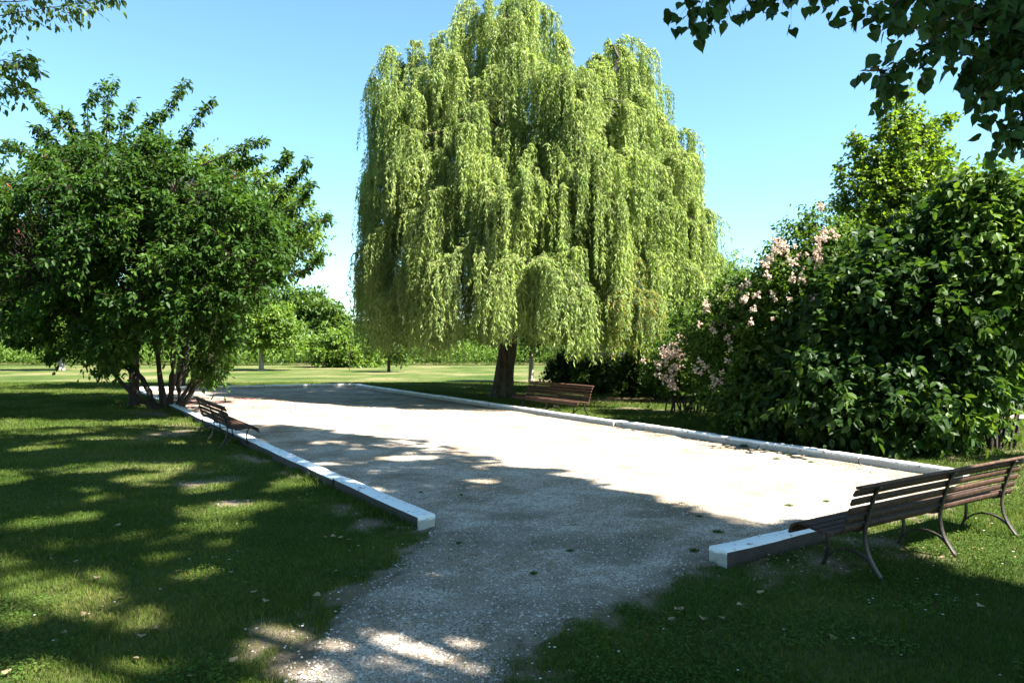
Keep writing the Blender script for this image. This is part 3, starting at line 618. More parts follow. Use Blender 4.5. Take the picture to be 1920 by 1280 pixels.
# the single straight stem in front of it
sb_ = G(252, 760)
st_ = thing('broadleaf_tree', 'dark straight trunked tree just left of the many stemmed tree, low limbs over the lawn', 'tree', sb_)
def xtra(mbL, mbW):
    for pth_ in [[(246, 688), (215, 680), (190, 655), (165, 640)], [(246, 695), (222, 684), (205, 672), (190, 690)], [(246, 670), (225, 655), (200, 640), (180, 640)]]:
        pp = np.array([P(a_, b_, sb_[1]) for a_, b_ in pth_]); lp = limb(mbW, pp, .045, .01, 6, .02, 12)
        k = 12; p0 = lp[R.integers(5, 12, k)]; shoots(mbL, mbW, p0, R.normal(size=(k, 3))+np.array([-.8, 0, -.2]), .35, .3, 7, .15, .07, OVAL, .004, updroop=.8)
grow_tree(st_, sb_, P(250, 520, sb_[1]), .155, [(P(200, 540, sb_[1]-.3), (2.2, 1.6, 1.2)), (P(90, 540, sb_[1]), (1.9, 1.6, 1.1)), (P(270, 450, sb_[1]-1), (2.0, 1.6, 1.6)), (P(60, 440, sb_[1]-.5), (1.8, 1.6, 1.2))], 420, M['dark'], OVAL, .15, .07, sh=7, shL=.5, nl=8, droop=.3, extra=xtra, updroop=.6)

def flowers(root, pts, mat_, size=.12, name='blossom', n=7):
    """one blossom cluster mesh, copied as parts of its bush"""
    mb = MB()
    for k in range(n):
        c = R.normal(size=3)*.42*size*(1 if n > 1 else 0); ax = norm(R.normal(size=3)+np.array([0, -.3, .7])); m_ = 11
        pd = norm(R.normal(size=(m_, 3))+ax*.7); mb.leaves(np.repeat(c[None], m_, 0), pd, np.repeat(ax[None], m_, 0)+R.normal(size=(m_, 3))*.2, size*.42, size*.36, OVAL, R.random()*.6+R.random(m_)*.4)
    mb0 = mb.build(name, mat_, None); first = mb0; rl = Vector(root.location)
    for i, p in enumerate(pts):
        o = first if i == 0 else first.copy()
        if i: COL.objects.link(o)
        o.parent = root; o.location = Vector(tuple(p))-rl; o.rotation_euler = (R.random()*1.2-.6, R.random()*1.2-.6, R.random()*6.28); s_ = .7+.7*R.random(); o.scale = (s_, s_, s_)
flowers(ms, [P(a_+R.normal()*8, b_+R.normal()*6, CY-2+R.random()*1.5) for a_, b_ in [(430, 325), (445, 335), (90, 298), (235, 320), (415, 350)]], M['redflower'], .09, 'blossom', 5)

# trees beyond them
t1 = thing('broadleaf_tree', 'sunlit pale green tree showing past the right side of the many stemmed tree', 'tree', (-13.3, 29, 0))
grow_tree(t1, (-13.3, 29, 0), (-12.6, 29, 4), .22, [(P(505, 450, 29), (2.0, 2.4, 2.0)), (P(430, 400, 29), (2.2, 2.4, 2.2)), (P(540, 400, 29), (1.1, 1.4, 1.4)), (P(565, 460, 29), (.9, 1.3, 1.0)), (P(350, 380, 29), (2.4, 2.4, 2.2))], 520, M['light'], DIAM, .17, .085, sh=6, shL=.55, nl=9, updroop=.5)
t2 = thing('red_flowering_tree', 'light green tree with red flower clusters at the left edge of the view', 'tree', (-22.5, 27, 0))
grow_tree(t2, (-22.5, 27, 0), (-21.8, 27, 4), .22, [(P(-20, 420, 27), (2.3, 2.4, 2.6)), (P(-60, 520, 27), (2.6, 2.4, 2)), (P(40, 500, 27), (1.6, 1.8, 1.6))], 320, M['mid'], DIAM, .18, .09, sh=6, shL=.5, nl=9)
flowers(t2, [P(R.uniform(-40, 40), R.uniform(350, 460), 24.6+R.random()) for _ in range(16)], M['redflower'], .20, 'blossom', 7)

# ------------------------------------------------------------------ right: big bush, rose bushes
def bush(name, label, base, lobes, ncl, leafm, tmpl, lL, lW, nst, sh=7, shL=.4, nl=8, droop=.2, updroop=.5, extra=None, zmin=.15, group=None, cat='bush', upw=.1, shell=.35, sr_=.02):
    root = thing(name, label, cat, base, group); base = np.array(base, float); mbT = MB(); cl = []; out = []
    ws = sum(l[1][0]*l[1][1]*l[1][2] for l in lobes)
    for c, r_ in lobes:
        k = max(3, int(ncl*(r_[0]*r_[1]*r_[2])/ws)); p = ellip(k, c, r_, shell); cl.append(p); out.append(norm((p-np.array(c))/np.array(r_)))
    cl = np.concatenate(cl); out = np.concatenate(out); k = cl[:, 2] > zmin; cl, out = cl[k], out[k]
    idx = R.choice(len(cl), min(nst, len(cl)), replace=False); ls = []
    for i in idx:
        b0 = base+np.array([R.normal()*.25, R.normal()*.25, -.04]) + (cl[i]-base)*np.array([.25, .25, 0])
        ls.append(limb(mbT, [b0, b0*.5+cl[i]*.5+np.array([0, 0, .25]), cl[i]], sr_*(1+R.random()), sr_*.35, 5, .06, 10))
    ap = np.concatenate(ls); near_ = ap[((cl[:, None]-ap[None])**2).sum(-1).argmin(1)]; t5 = np.linspace(0, 1, 4)[None, :, None]
    mbT.tubes(near_[:, None]*(1-t5)+cl[:, None]*t5, np.linspace(.012, .005, 4)[None], 3)
    mbT.build('stems', M['bark'], root, smooth=True)
    mbL = MB(); n = len(cl); d0 = norm(np.repeat(out, sh, 0)*.8+R.normal(size=(n*sh, 3))*.6+np.array([0, 0, upw]))
    shoots(mbL, None, np.repeat(cl, sh, 0), d0, shL*(.5+R.random(n*sh)), droop, nl, lL, lW, tmpl, updroop=updroop, jr=.5, rbase=np.clip(np.repeat(R.random(n), sh), 0, 1))
    k3 = R.choice(n, n//5, replace=False); shoots(mbL, None, np.repeat(cl[k3], 2, 0), norm(np.repeat(out[k3], 2, 0)+R.normal(size=(len(k3)*2, 3))*.35+np.array([0, 0, .3])), shL*2.1*(.5+R.random(len(k3)*2)), droop*1.4, nl*2, lL*.9, lW*.9, tmpl, updroop=updroop, jr=.45)
    if extra: extra(mbL)
    mbL.build('foliage', leafm, root); return root
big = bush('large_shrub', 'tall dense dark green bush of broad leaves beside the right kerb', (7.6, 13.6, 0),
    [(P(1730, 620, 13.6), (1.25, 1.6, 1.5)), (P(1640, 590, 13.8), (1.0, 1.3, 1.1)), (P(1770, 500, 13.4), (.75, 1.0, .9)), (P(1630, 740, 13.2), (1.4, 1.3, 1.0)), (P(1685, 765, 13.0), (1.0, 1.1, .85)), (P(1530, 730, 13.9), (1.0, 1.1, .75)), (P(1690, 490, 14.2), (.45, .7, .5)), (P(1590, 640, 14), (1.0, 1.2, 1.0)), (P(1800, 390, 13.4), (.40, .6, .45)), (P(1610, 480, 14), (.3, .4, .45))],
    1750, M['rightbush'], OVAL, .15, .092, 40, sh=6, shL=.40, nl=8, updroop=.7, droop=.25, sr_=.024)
big2 = bush('large_shrub', 'leafy bush with sunlight painted into its lighter green at the right edge of the view, behind the near bench', (8.5, 13.0, 0),
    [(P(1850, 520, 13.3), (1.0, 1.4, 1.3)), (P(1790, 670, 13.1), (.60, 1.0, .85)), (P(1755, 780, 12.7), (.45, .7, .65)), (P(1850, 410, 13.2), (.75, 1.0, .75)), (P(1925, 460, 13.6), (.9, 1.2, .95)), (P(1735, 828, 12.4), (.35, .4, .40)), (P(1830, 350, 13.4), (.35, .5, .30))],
    1250, M['bush_painted_sun'], OVAL, .135, .080, 24, sh=6, shL=.40, nl=8, updroop=.7, droop=.25)
rose1 = bush('rose_bush', 'tall climbing rose bush with pale pink blossoms left of the dark bush', (5.9, 16.0, 0),
    [(P(1500, 600, 15.6), (1.15, 1.2, 1.3)), (P(1420, 660, 16.2), (1.15, 1.2, 1.1)), (P(1530, 480, 15.6), (.75, .8, .8)), (P(1360, 640, 16.8), (.8, .9, .9)), (P(1480, 510, 15.8), (.55, .7, .6)), (P(1450, 760, 15.2), (1.3, .9, .5)), (P(1545, 420, 15.4), (.30, .4, .45)), (P(1380, 560, 16.6), (.45, .6, .4))],
    1250, M['rose'], DIAM, .085, .05, 40, sh=7, shL=.35, nl=9)
def around(lst): return [P(a_+R.normal()*s_, b_+R.normal()*s_*.7, d_+R.normal()*.15) for a_, b_, s_, d_, n_ in lst for _ in range(n_)]
flowers(rose1, around([(1470, 460, 14, 14.7, 8), (1520, 470, 20, 14.6, 10), (1545, 440, 12, 14.6, 6), (1450, 480, 12, 15.0, 5), (1540, 385, 8, 15.0, 3), (1500, 500, 25, 14.5, 8), (1390, 540, 14, 15.8, 7), (1400, 560, 12, 15.6, 4), (1525, 555, 14, 14.2, 5), (1345, 605, 12, 16.0, 7), (1330, 570, 10, 16.0, 4), (1320, 690, 14, 15.9, 6), (1360, 710, 16, 15.6, 7), (1380, 665, 10, 15.4, 3), (1345, 725, 10, 15.6, 4), (1460, 580, 30, 14.4, 5), (1440, 540, 40, 14.6, 8), (1380, 620, 30, 15.6, 8)]), M['petal'], .078)
rose2 = bush('rose_bush', 'small arching rose bush massed with pink blossoms right of the willow', (4.6, 19.6, 0),
    [(P(1262, 680, 18.8), (.55, .6, .55)), (P(1300, 640, 19), (.7, .8, .7)), (P(1330, 700, 19), (.7, .7, .6))], 300, M['rose'], DIAM, .085, .05, 16, sh=6, shL=.30, nl=8)
flowers(rose2, around([(1250, 665, 12, 18.1, 14), (1235, 680, 10, 18.1, 8), (1265, 690, 12, 18.1, 10), (1285, 665, 10, 18.1, 8), (1268, 640, 9, 18.2, 6), (1245, 705, 9, 18.1, 5), (1262, 725, 8, 18.2, 4)]), M['petal'], .09)
# shaded shrubs and the low shelter behind the willow bench
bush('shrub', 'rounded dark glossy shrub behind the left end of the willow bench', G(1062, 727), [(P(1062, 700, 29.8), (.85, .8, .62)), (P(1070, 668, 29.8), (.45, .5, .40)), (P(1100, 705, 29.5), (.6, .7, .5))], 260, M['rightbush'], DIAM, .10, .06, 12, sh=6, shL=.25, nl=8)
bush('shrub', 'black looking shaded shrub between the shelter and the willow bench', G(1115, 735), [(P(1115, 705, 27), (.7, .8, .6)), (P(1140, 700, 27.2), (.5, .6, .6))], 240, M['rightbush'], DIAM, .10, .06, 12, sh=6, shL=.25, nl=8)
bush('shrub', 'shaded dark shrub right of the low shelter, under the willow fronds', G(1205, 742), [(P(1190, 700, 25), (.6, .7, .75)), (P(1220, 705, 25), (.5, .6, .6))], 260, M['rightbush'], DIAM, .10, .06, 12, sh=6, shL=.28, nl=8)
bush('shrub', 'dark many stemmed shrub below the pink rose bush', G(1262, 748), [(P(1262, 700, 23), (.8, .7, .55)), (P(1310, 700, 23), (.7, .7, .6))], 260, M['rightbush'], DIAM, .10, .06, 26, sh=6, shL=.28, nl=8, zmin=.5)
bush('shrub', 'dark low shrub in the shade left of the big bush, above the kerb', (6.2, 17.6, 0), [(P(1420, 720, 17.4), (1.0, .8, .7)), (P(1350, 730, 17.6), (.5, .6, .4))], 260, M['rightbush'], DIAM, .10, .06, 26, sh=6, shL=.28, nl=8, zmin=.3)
s0 = np.array([P(1149, 700, 28)[0], 28.0, 0])
sh_ = thing('low_shelter', 'low dark shelter with a red roof edge in deep shade behind the willow bench', 'shelter', s0)
mb = MB(); mb.box(s0+[0, .5, .62], (1.15, .06, 1.24)); mb.box(s0+[-.56, 0, .62], (.06, 1.0, 1.24)); mb.box(s0+[.56, 0, .62], (.06, 1.0, 1.24)); mb.build('wall', M['boards'], sh_)
mb = MB(); c_, s__ = math.cos(.18), math.sin(.18); mb.box(s0+[0, 0, 1.33], (1.45, 1.3, .05), [[1, 0, 0], [0, c_, -s__], [0, s__, c_]]); rf_ = mb.build('roof', M['boards'], sh_)
mb = MB(); mb.box(s0+[0, -.69, 1.22], (1.45, .03, .13)); mb.build('roof_edge', M['red'], rf_)

# trees behind on the right
mp_ = thing('maple_tree', 'bright yellow green pointed tree rising behind the dark bush on the right', 'tree', (11.9, 22, 0))
lob = [(P(1690, 540, 22), (2.2, 2.0, 2.2)), (P(1690, 400, 22), (1.6, 1.5, 1.7)), (P(1690, 310, 22), (1.0, 1.0, 1.3)), (P(1695, 250, 22), (.5, .5, .95)), (P(1697, 205, 22), (.30, .3, .45)), (P(1740, 260, 22), (.5, .5, .5)), (P(1640, 320, 22), (.6, .6, .7)), (P(1600, 400, 22), (.6, .7, .7)), (P(1750, 340, 22), (.6, .6, .6))]
def mx(mbL, mbW):
    for pth_ in [[(1690, 260), (1692, 215), (1697, 175)], [(1730, 280), (1760, 240), (1792, 220)], [(1740, 340), (1765, 300), (1780, 285)], [(1740, 380), (1765, 345), (1782, 322)], [(1650, 270), (1665, 210), (1660, 190)], [(1620, 320), (1605, 280), (1600, 258)], [(1590, 400), (1580, 350), (1575, 310)]]:
        pp = np.array([P(a_, b_, 22) for a_, b_ in pth_]); lp = limb(mbW, pp, .025, .006, 5, .02, 12); k = 60
        shoots(mbL, mbW, lp[R.integers(0, 12, k)], R.normal(size=(k, 3))+np.array([0, 0, .8]), .28, .1, 6, .13, .10, DIAM, .004)
grow_tree(mp_, (11.9, 22, 0), (11.7, 22, 6.8), .17, lob, 1100, M['maple'], DIAM, .115, .095, sh=6, shL=.50, nl=8, upw=.7, extra=mx)
yw = thing('young_willow', 'small pale green tree just past the right side of the willow', 'tree', (9.5, 32, 0))
grow_tree(yw, (9.5, 32, 0), (9.4, 32, 3), .12, [(P(1375, 560, 32), (1.5, 1.3, 1.3)), (P(1350, 620, 32), (1.8, 1.3, 1.3)), (P(1370, 510, 32), (.7, .7, .7))], 260, M['light'], DIAM, .15, .05, sh=6, shL=.5, nl=9, droop=.5)

# ------------------------------------------------------------------ far field edge: trees, hedge, tall weeds
def far_tree(label, px, py, lobes, material, n=220, r0=.12, lL=.30, name='tree', bark='bark', zt=None, nl=6, group='trees at the far side of the field'):
    b0 = G(px, py); root = thing(name, label, 'tree', b0, group); Y = b0[1]
    zc = max(P(a_, b_, Y)[2] for a_, b_, _, _ in lobes)
    top = np.array([b0[0], Y, zc*.85]); ll = [(P(a_, b_, Y)+np.array([0, (R.random()-.5)*w_*.01, 0]), (w_/F*Y, w_/F*Y, h_/F*Y)) for a_, b_, w_, h_ in lobes]
    return grow_tree(root, b0, top, r0, ll, n, material, DIAM, lL, lL*.55, sh=5, shL=lL*2.6, nl=nl, bark=bark, twigs=False, nlimb=7, zmin=1.0)
far_tree('small round crowned young tree standing alone in the field left of the willow', 490, 694, [(505, 610, 48, 38), (480, 600, 40, 32), (540, 630, 34, 26), (470, 635, 22, 18)], M['light'], 330, .16, .22, 'young_tree', 'palebark', nl=8)
far_tree('thin young tree seen under the left fronds of the willow', 729, 697, [(738, 630, 22, 26), (745, 655, 20, 16)], M['mid'], 120, .10, .20, 'young_tree', nl=6)
far_tree('slim pale trunked tree right of the willow trunk', 996, 717, [(990, 600, 40, 50), (1000, 640, 25, 25)], M['mid'], 140, .13, .2, 'young_tree', 'palebark')
far_tree('pale trunked tree alone on the far lawn behind the dark left trees', 115, 694, [(95, 620, 45, 35), (60, 600, 40, 30), (130, 600, 40, 35)], M['light'], 220, .22, .26, 'young_tree', 'palebark')
far_tree('bushy dark tree of the far copse, directly behind the lone young tree', 480, 677, [(450, 600, 40, 45), (490, 590, 40, 35), (440, 640, 35, 30)], M['mid'], 260, .3, .5)
far_tree('tallest open topped tree of the far copse, between the left tree and the willow', 570, 677, [(570, 575, 38, 28), (540, 570, 30, 22), (590, 610, 45, 35), (545, 620, 35, 40)], M['mid'], 340, .3, .45)
far_tree('lower round tree at the right end of the far copse', 622, 678, [(620, 600, 26, 22), (640, 620, 24, 18), (610, 640, 40, 25)], M['mid'], 260, .3, .42)
far_tree('distant tree low behind the left skirt of the willow', 720, 677, [(720, 640, 50, 22), (680, 645, 34, 20)], M['mid'], 200, .3, .5)
far_tree('distant tree low behind the middle of the willow', 860, 676, [(860, 640, 70, 26)], M['mid'], 200, .3, .5)
far_tree('distant tree low behind the right of the willow trunk', 1010, 676, [(1010, 640, 70, 26)], M['mid'], 200, .3, .5)
far_tree('distant tree at the far left edge of the field', 20, 678, [(10, 620, 60, 40), (60, 640, 40, 25)], M['light'], 260, .3, .5)
far_tree('distant broad tree behind the single straight trunk on the left', 190, 677, [(190, 625, 70, 38)], M['mid'], 260, .3, .5)
far_tree('distant tree seen between the left trunks', 330, 677, [(330, 620, 70, 42)], M['mid'], 260, .3, .5)
far_tree('distant tree behind the rose bushes on the right', 1440, 676, [(1440, 610, 80, 45)], M['mid'], 220, .3, .5)
far_tree('distant tree behind the dark bush on the right', 1640, 676, [(1640, 610, 90, 50)], M['mid'], 220, .3, .5)
far_tree('distant bluish tree low at the right edge of the view', 1900, 682, [(1900, 640, 60, 34)], M['mid'], 260, .3, .45)
for i, (lab, px_) in enumerate([('rightmost far tree outside the field of view', 2080), ('leftmost far tree outside the field of view', -160)]): 
    far_tree(lab, px_, 678, [(px_, 620, 90, 45)], M['mid'], 160, .3, .5)
def mass(name, label, cat, material, x0, x1, Yc, depth, h, n, lL, lW, kind='stuff', up=.6):
    mb = MB(); xx = R.uniform(x0, x1, n); yy = Yc + (R.random(n)-.5)*depth + (xx*0); top = h*(.20+1.45*fbm(xx*.28+3, yy*.28))
    zz = top*R.random(n)**.55; d_ = norm(R.normal(size=(n, 3))*.8+np.array([0, 0, up])); nn = norm(R.normal(size=(n, 3)))
    mb.leaves(np.stack([xx, yy, zz], 1), d_, nn, lL*(.6+.8*R.random(n)), lW*(.6+.8*R.random(n)), DIAM, np.clip(fbm(xx*.8, yy*.8)*.7+R.random(n)*.4-.05, 0, 1))
    o = mb.build(name, material); tag(o, label, cat, kind=kind); return o
mass('tall_weeds', 'band of bright green nettles and tall weeds along the far edge of the field', 'weeds', M['light'], -75, 60, 60, 4, 1.55, 60000, .30, .10)
mass('undergrowth', 'thicker green scrub behind the tall weeds at the far edge', 'scrub', M['mid'], -90, 80, 66, 6, 3.0, 42000, .42, .22)
far_b = bush('round_shrub', 'yellow green rounded bush at the field edge, right of the lone young tree', G(640, 688), [(P(625, 655, 54), (1.6, 1.2, 1.3)), (P(665, 665, 54), (1.8, 1.2, 1.0)), (P(640, 640, 54), (1.0, 1, .8))], 300, M['light'], DIAM, .26, .13, 10, sh=5, shL=.5, nl=6)
sm = G(655, 694); sap = thing('sapling', 'bare thin sapling in the open field before the yellow green bush', 'tree', sm); mb = MB(); limb(mb, [sm, sm+[0, 0, 1.2], sm+[.1, 0, 2.1]], .035, .01, 5, .03, 8); mb.build('trunk', M['bark'], sap)
mb = MB(); shoots(mb, None, sm[None]+np.array([[0, 0, 1.0+.13*i] for i in range(10)]), R.normal(size=(10, 3))+[0, 0, .5], .4, .1, 6, .12, .06, DIAM); mb.build('crown', M['light'], sap)

# ------------------------------------------------------------------ the big trees overhead (mostly out of the picture) that shade the foreground
shade_edge = [(1920, 1125), (1850, 1100), (1760, 1078), (1700, 1038), (1640, 1010), (1560, 985), (1490, 982), (1420, 990), (1360, 985), (1290, 958), (1250, 935), (1190, 925), (1110, 900), (1040, 892), (985, 880), (930, 858), (850, 838), (760, 822), (640, 812), (560, 800), (500, 796), (420, 800)]
sp = [G(*p) for p in shade_edge] + [np.array(p) for p in [(-8.5, 16.5, 0), (-13, 15.5, 0), (-19, 14, 0), (-19, -6, 0), (9, -6, 0), (6, 3, 0)]]
gaps = [(60,838,34,5),(160,878,52,8),(285,893,46,9),(375,914,34,7),(168,938,30,8),(375,957,50,8),(438,955,55,14),(150,969,28,8),(20,1040,50,20),(94,1050,30,6),(60,1085,80,20),(292,1042,25,5),(360,1076,34,8),(150,1120,90,24),(262,1160,48,16),(30,1160,50,18),(502,1205,34,20),(95,1258,120,22),(225,1262,80,20),(600,1212,70,16),(675,1195,52,13),(620,1250,60,20),(694,1230,48,16),(844,1212,26,11),(765,1240,30,9),(712,1198,70,13),(810,1082,22,4),(911,902,22,3),(610,830,36,3),(230,1000,30,5),(20,900,30,6),(40,980,24,6),(330,1010,24,5),(420,1020,18,5)]
gaps += [(640,1222,75,20),(790,1238,65,18),(590,1265,110,22),(830,1255,60,14),(60,1100,100,30),(500,1210,50,20)]
gp = []
for a_, b_, w_, h_ in gaps:
    c = G(a_, b_); gp.append((c[0], c[1], w_/F*c[1], abs(G(a_, b_-h_)[1]-c[1])))
sp2 = [(4.6, 13.2), (5.5, 12.2), (6.5, 12.0), (6.6, 12.8), (5.6, 13.9), (4.9, 14.6), (4.3, 14.4)]
sp3 = [(7.3, 12.0), (8.4, 12.3), (10.5, 12.4), (10.5, 11.2), (7.5, 11.5)]
def shade_keep(p):
    g = p[:, :2] - S[None, :2]*(p[:, 2:3]/S[2]); x_, y_ = g[:, 0], g[:, 1]
    wx = (fbm(x_*1.6, y_*1.6)-.5)*.9; wy = (fbm(x_*1.6+50, y_*1.6)-.5)*.9
    k = inpoly(x_+wx, y_+wy, sp) | inpoly(x_+wx*.3, y_+wy*.3, sp3)
    for cx_, cy_, rx, ry in gp:
        q_ = np.hypot((x_+wx*.4-cx_)/(rx*1.1+.10), (y_+wy*.4-cy_)/(ry*1.1+.12)); k &= (q_ > 1)
    k &= ~((fbm(x_*1.0+7, y_*1.6+3, 3) > .635) & (x_ < -1.2))
    # stay out of the picture
    Y_ = np.maximum(p[:, 1], .01); vis = (p[:, 1] > .2) & (np.abs(p[:, 0]/Y_) < .74) & ((p[:, 2]-CH)/Y_ < .50) & (p[:, 2] > 0)
    return k & ~vis
def over_tree(label, base, top, r0, lobes, ncl, sh, extra=None):
    root = thing('shade_tree', label, 'tree', base, 'big trees standing over the camera')
    return grow_tree(root, base, top, r0, lobes, ncl, M['poplar'], DIAM, .17, .15, sh=sh, shL=.65, nl=10, keep=shade_keep, twigs=False, nlimb=14, shell=.8, extra=extra)
def branch_leaves(paths, dist, leafL, leafW, tmpl, k, dens, sidel=.2):
    def go(mbL, mbW):
        mw = mbW if mbW is not None else _tw
        for i, pth_ in enumerate(paths):
            Y = dist[i]; pp = np.array([P(a_, b_, Y+(c_ if len(q_) > 2 else 0)) for q_ in pth_ for a_, b_, c_ in [q_ if len(q_) > 2 else (q_[0], q_[1], 0)]])
            lp = limb(mw, pp, .012, .003, 5, .02, 18); kk = int(k*dens[i]); ii_ = R.integers(1, 17, kk); f_ = R.random((kk, 1)); p0 = lp[ii_]*(1-f_)+lp[ii_+1]*f_
            shoots(mbL, mw, p0, R.normal(size=(kk, 3))*.8+norm(lp[ii_+1]-lp[ii_])+np.array([0, 0, -.4]), sidel, .3, 4, leafL, leafW, tmpl, .002, updroop=.8, jr=.3)
    return go
_tw = MB()
right_paths = [[(2500, -160), (2300, -60), (2150, -20), (1990, 20)], [(2500, 40), (2300, 80), (2120, 120), (2000, 190)], [(2600, -260), (2350, -200), (2150, -150), (1990, -110)], [(1990, -150), (1800, -95), (1640, -60), (1500, -25), (1425, -8)], [(1640, -60), (1480, -60), (1360, -30), (1292, 2)], [(1990, -100), (1880, -60), (1780, -30), (1690, -10)], [(1990, -60), (1880, 0), (1800, 45), (1730, 90), (1655, 135)], [(1760, -40), (1700, -5), (1650, 25), (1615, 55)], [(1990, -20), (1920, 30), (1860, 80), (1815, 130)], [(1990, 30), (1930, 85), (1880, 135), (1830, 190)], [(1990, 90), (1960, 150), (1925, 200), (1895, 245)], [(1990, -40), (1920, -20), (1850, 10), (1800, 40)], [(1980, -100), (1900, -70), (1840, -40), (1760, 0)], [(1990, 10), (1930, 30), (1900, 70), (1850, 110)]]
dist_r = [5.2, 5.0, 5.4, 4.9, 4.8, 5.1, 4.9, 4.7, 5.2, 5.0, 5.0, 5.5, 5.4, 5.6]
_root_r = over_tree('tree whose dark heart shaped leaves hang into the top right corner', (9.8, -1.6, 0), (8.8, -.8, 9), .28,
    [((4.6, 3.0, 14.5), (7.5, 7.0, 4.0)), ((2.0, 7.8, 14.5), (5.0, 4.5, 2.6)), ((8, 0, 12), (5, 5, 4)), ((6.2, 9.6, 14.5), (4.2, 3.6, 2.4)), ((11.0, 5.8, 12.5), (3.6, 3.2, 2.2))], 3600, 7)
mb = MB(); tw_ = MB(); _tw = tw_
branch_leaves(right_paths, dist_r, .076, .074, HEART, 46, [2.4, 2.2, 2.2, 1, .7, 1, 1.1, .4, 1.1, 1.0, .9, 1.3, 1.2, 1.3])(mb, tw_)
for q_ in [(P(1985, -80, 5.0), 0), (P(1985, 60, 5.2), 1), (P(1990, 160, 5.0), 2)]:
    limb(tw_, [np.array([8.9, -.9, 7.4+q_[1]*.3]), np.array([7.0, 2.0, 7.0-q_[1]*.4]), np.array([5.2, 4.0, 5.6-q_[1]*.5]), q_[0]], .05, .012, 6, .08, 12)
# the boughs are parts of the same tree
mb.build('hanging_leaves', M['poplar'], _root_r); tw_.build('bough', M['bark'], _root_r)
over_tree('second tall broadleaf tree off to the right behind the camera', (11.5, -2.5, 0), (11, -2, 6), .30, [((10.4, -1.6, 9.5), (5.0, 5.0, 3.2)), ((11.5, 3.0, 11), (3.5, 3.0, 2.4))], 1300, 7)
over_tree('third tall broadleaf tree off to the right beyond the bench', (19.5, 7.5, 0), (19, 8, 7), .28, [((18.6, 8.8, 12), (3.2, 2.6, 2.2))], 500, 7)
tl = thing('shade_tree', 'tree off the left edge whose leafy twigs reach into the top left corner', 'tree', (-12.6, 10.5, 0), 'big trees standing over the camera')
left_paths = [[(-120, 45), (-20, 32), (60, 20), (140, 8), (200, -4)], [(-120, 0), (20, 5), (100, -5), (180, -10)], [(-120, 165), (-30, 145), (20, 120), (50, 105)], [(-120, 200), (-40, 180), (0, 170), (30, 158)], [(-120, 130), (-40, 125), (10, 112), (40, 115)], [(-100, 270), (-40, 262), (-15, 270), (4, 262)]]
grow_tree(tl, (-12.6, 10.5, 0), (-12.2, 11, 6), .2, [((-12.4, 11.4, 8.2), (2.6, 2.6, 2.6))], 260, M['mid'], OVAL, .12, .055, sh=6, shL=.5, nl=9, extra=branch_leaves(left_paths, [12, 12.2, 12, 12, 12.3, 12], .12, .055, OVAL, 55, [1.3, 1, 1, .8, 1, .4], .28))

# ------------------------------------------------------------------ grass
def blades(name, label, x, y, h, wd, seg2, r):
    n = len(x); z0 = hgt(x, y)-.012; an = R.random(n)*2*math.pi; ln = h*(.15+.75*R.random(n)); lx, ly = np.cos(an)*ln, np.sin(an)*ln; a2 = R.random(n)*2*math.pi; sx, sy = np.cos(a2)*wd/2, np.sin(a2)*wd/2
    mb = MB()
    if seg2:
        V = np.stack([np.stack([x-sx, y-sy, z0], 1), np.stack([x+sx, y+sy, z0], 1), np.stack([x+lx*.35+sx*.8, y+ly*.35+sy*.8, z0+h*.6], 1), np.stack([x+lx*.35-sx*.8, y+ly*.35-sy*.8, z0+h*.6], 1), np.stack([x+lx, y+ly, z0+h*.92], 1)], 1)
        b0 = (np.arange(n)*5)[:, None]; mb.add(V.reshape(-1, 3), b0+np.array([[0, 1, 2, 3]]), r); mb.f.append(b0+np.array([[3, 2, 4]])); mb.r.append(r)
    else:
        V = np.stack([np.stack([x-sx, y-sy, z0], 1), np.stack([x+sx, y+sy, z0], 1), np.stack([x+lx, y+ly, z0+h], 1)], 1)
        mb.add(V.reshape(-1, 3), (np.arange(n)*3)[:, None]+np.array([[0, 1, 2]]), r)
    o = mb.build(name, M['grass']); tag(o, label, 'grass', kind='stuff'); return o
def scatter(n, y0, y1, power, wide):
    y_ = y0+(y1-y0)*R.random(n)**power; x_ = (R.random(n)*2-1)*wide*(y_+.5)
    k = ~court_inside(x_, y_); x_, y_ = x_[k], y_[k]
    kerb = np.zeros(len(x_), bool)
    for p0, dd_, ss_, LL_, w_ in ((LN, dl, sl, Ll, .21), (FR, dr, sr, Lr, .18), (FE, df, sf, 1.38, .21), (RF, db, sb, Lb, .18)):
        s1 = (x_-p0[0])*dd_[0]+(y_-p0[1])*dd_[1]; s2 = (x_-p0[0])*ss_[0]+(y_-p0[1])*ss_[1]; kerb |= (s1 > -.01) & (s1 < LL_) & (s2 > -.05) & (s2 < w_)
    x_, y_ = x_[~kerb], y_[~kerb]; b_ = bareness(x_, y_); k = R.random(len(x_)) > np.clip(b_*1.05, 0, .93)
    pth = inpoly(x_, y_, [(a_, b__) for a_, b__ in e0]); k &= ~pth
    return x_[k], y_[k], b_[k]
def grassr(x_, y_, b_):
    return np.clip(.15+.65*fbm(x_*1.3+9, y_*1.3, 4)+(R.random(len(x_))-.5)*.5+b_*.5+(fbm(x_*.35, y_*.35)-.5)*.5 + (R.random(len(x_)) < .05)*.4, 0, 1)
x_, y_, b_ = scatter(600000, 2.2, 11, 1.1, 1.15); tuft = .55+.9*fbm(x_*2.2, y_*2.2)
blades('lawn_grass', 'short mown grass blades of the near lawn', x_, y_, (.018+.038*R.random(len(x_)))*tuft, .0028+.0028*R.random(len(x_))*(y_/5), True, grassr(x_, y_, b_))
x_, y_, b_ = scatter(960000, 11, 34, 1.0, 1.15); tuft = .55+.9*fbm(x_*1.5, y_*1.5)
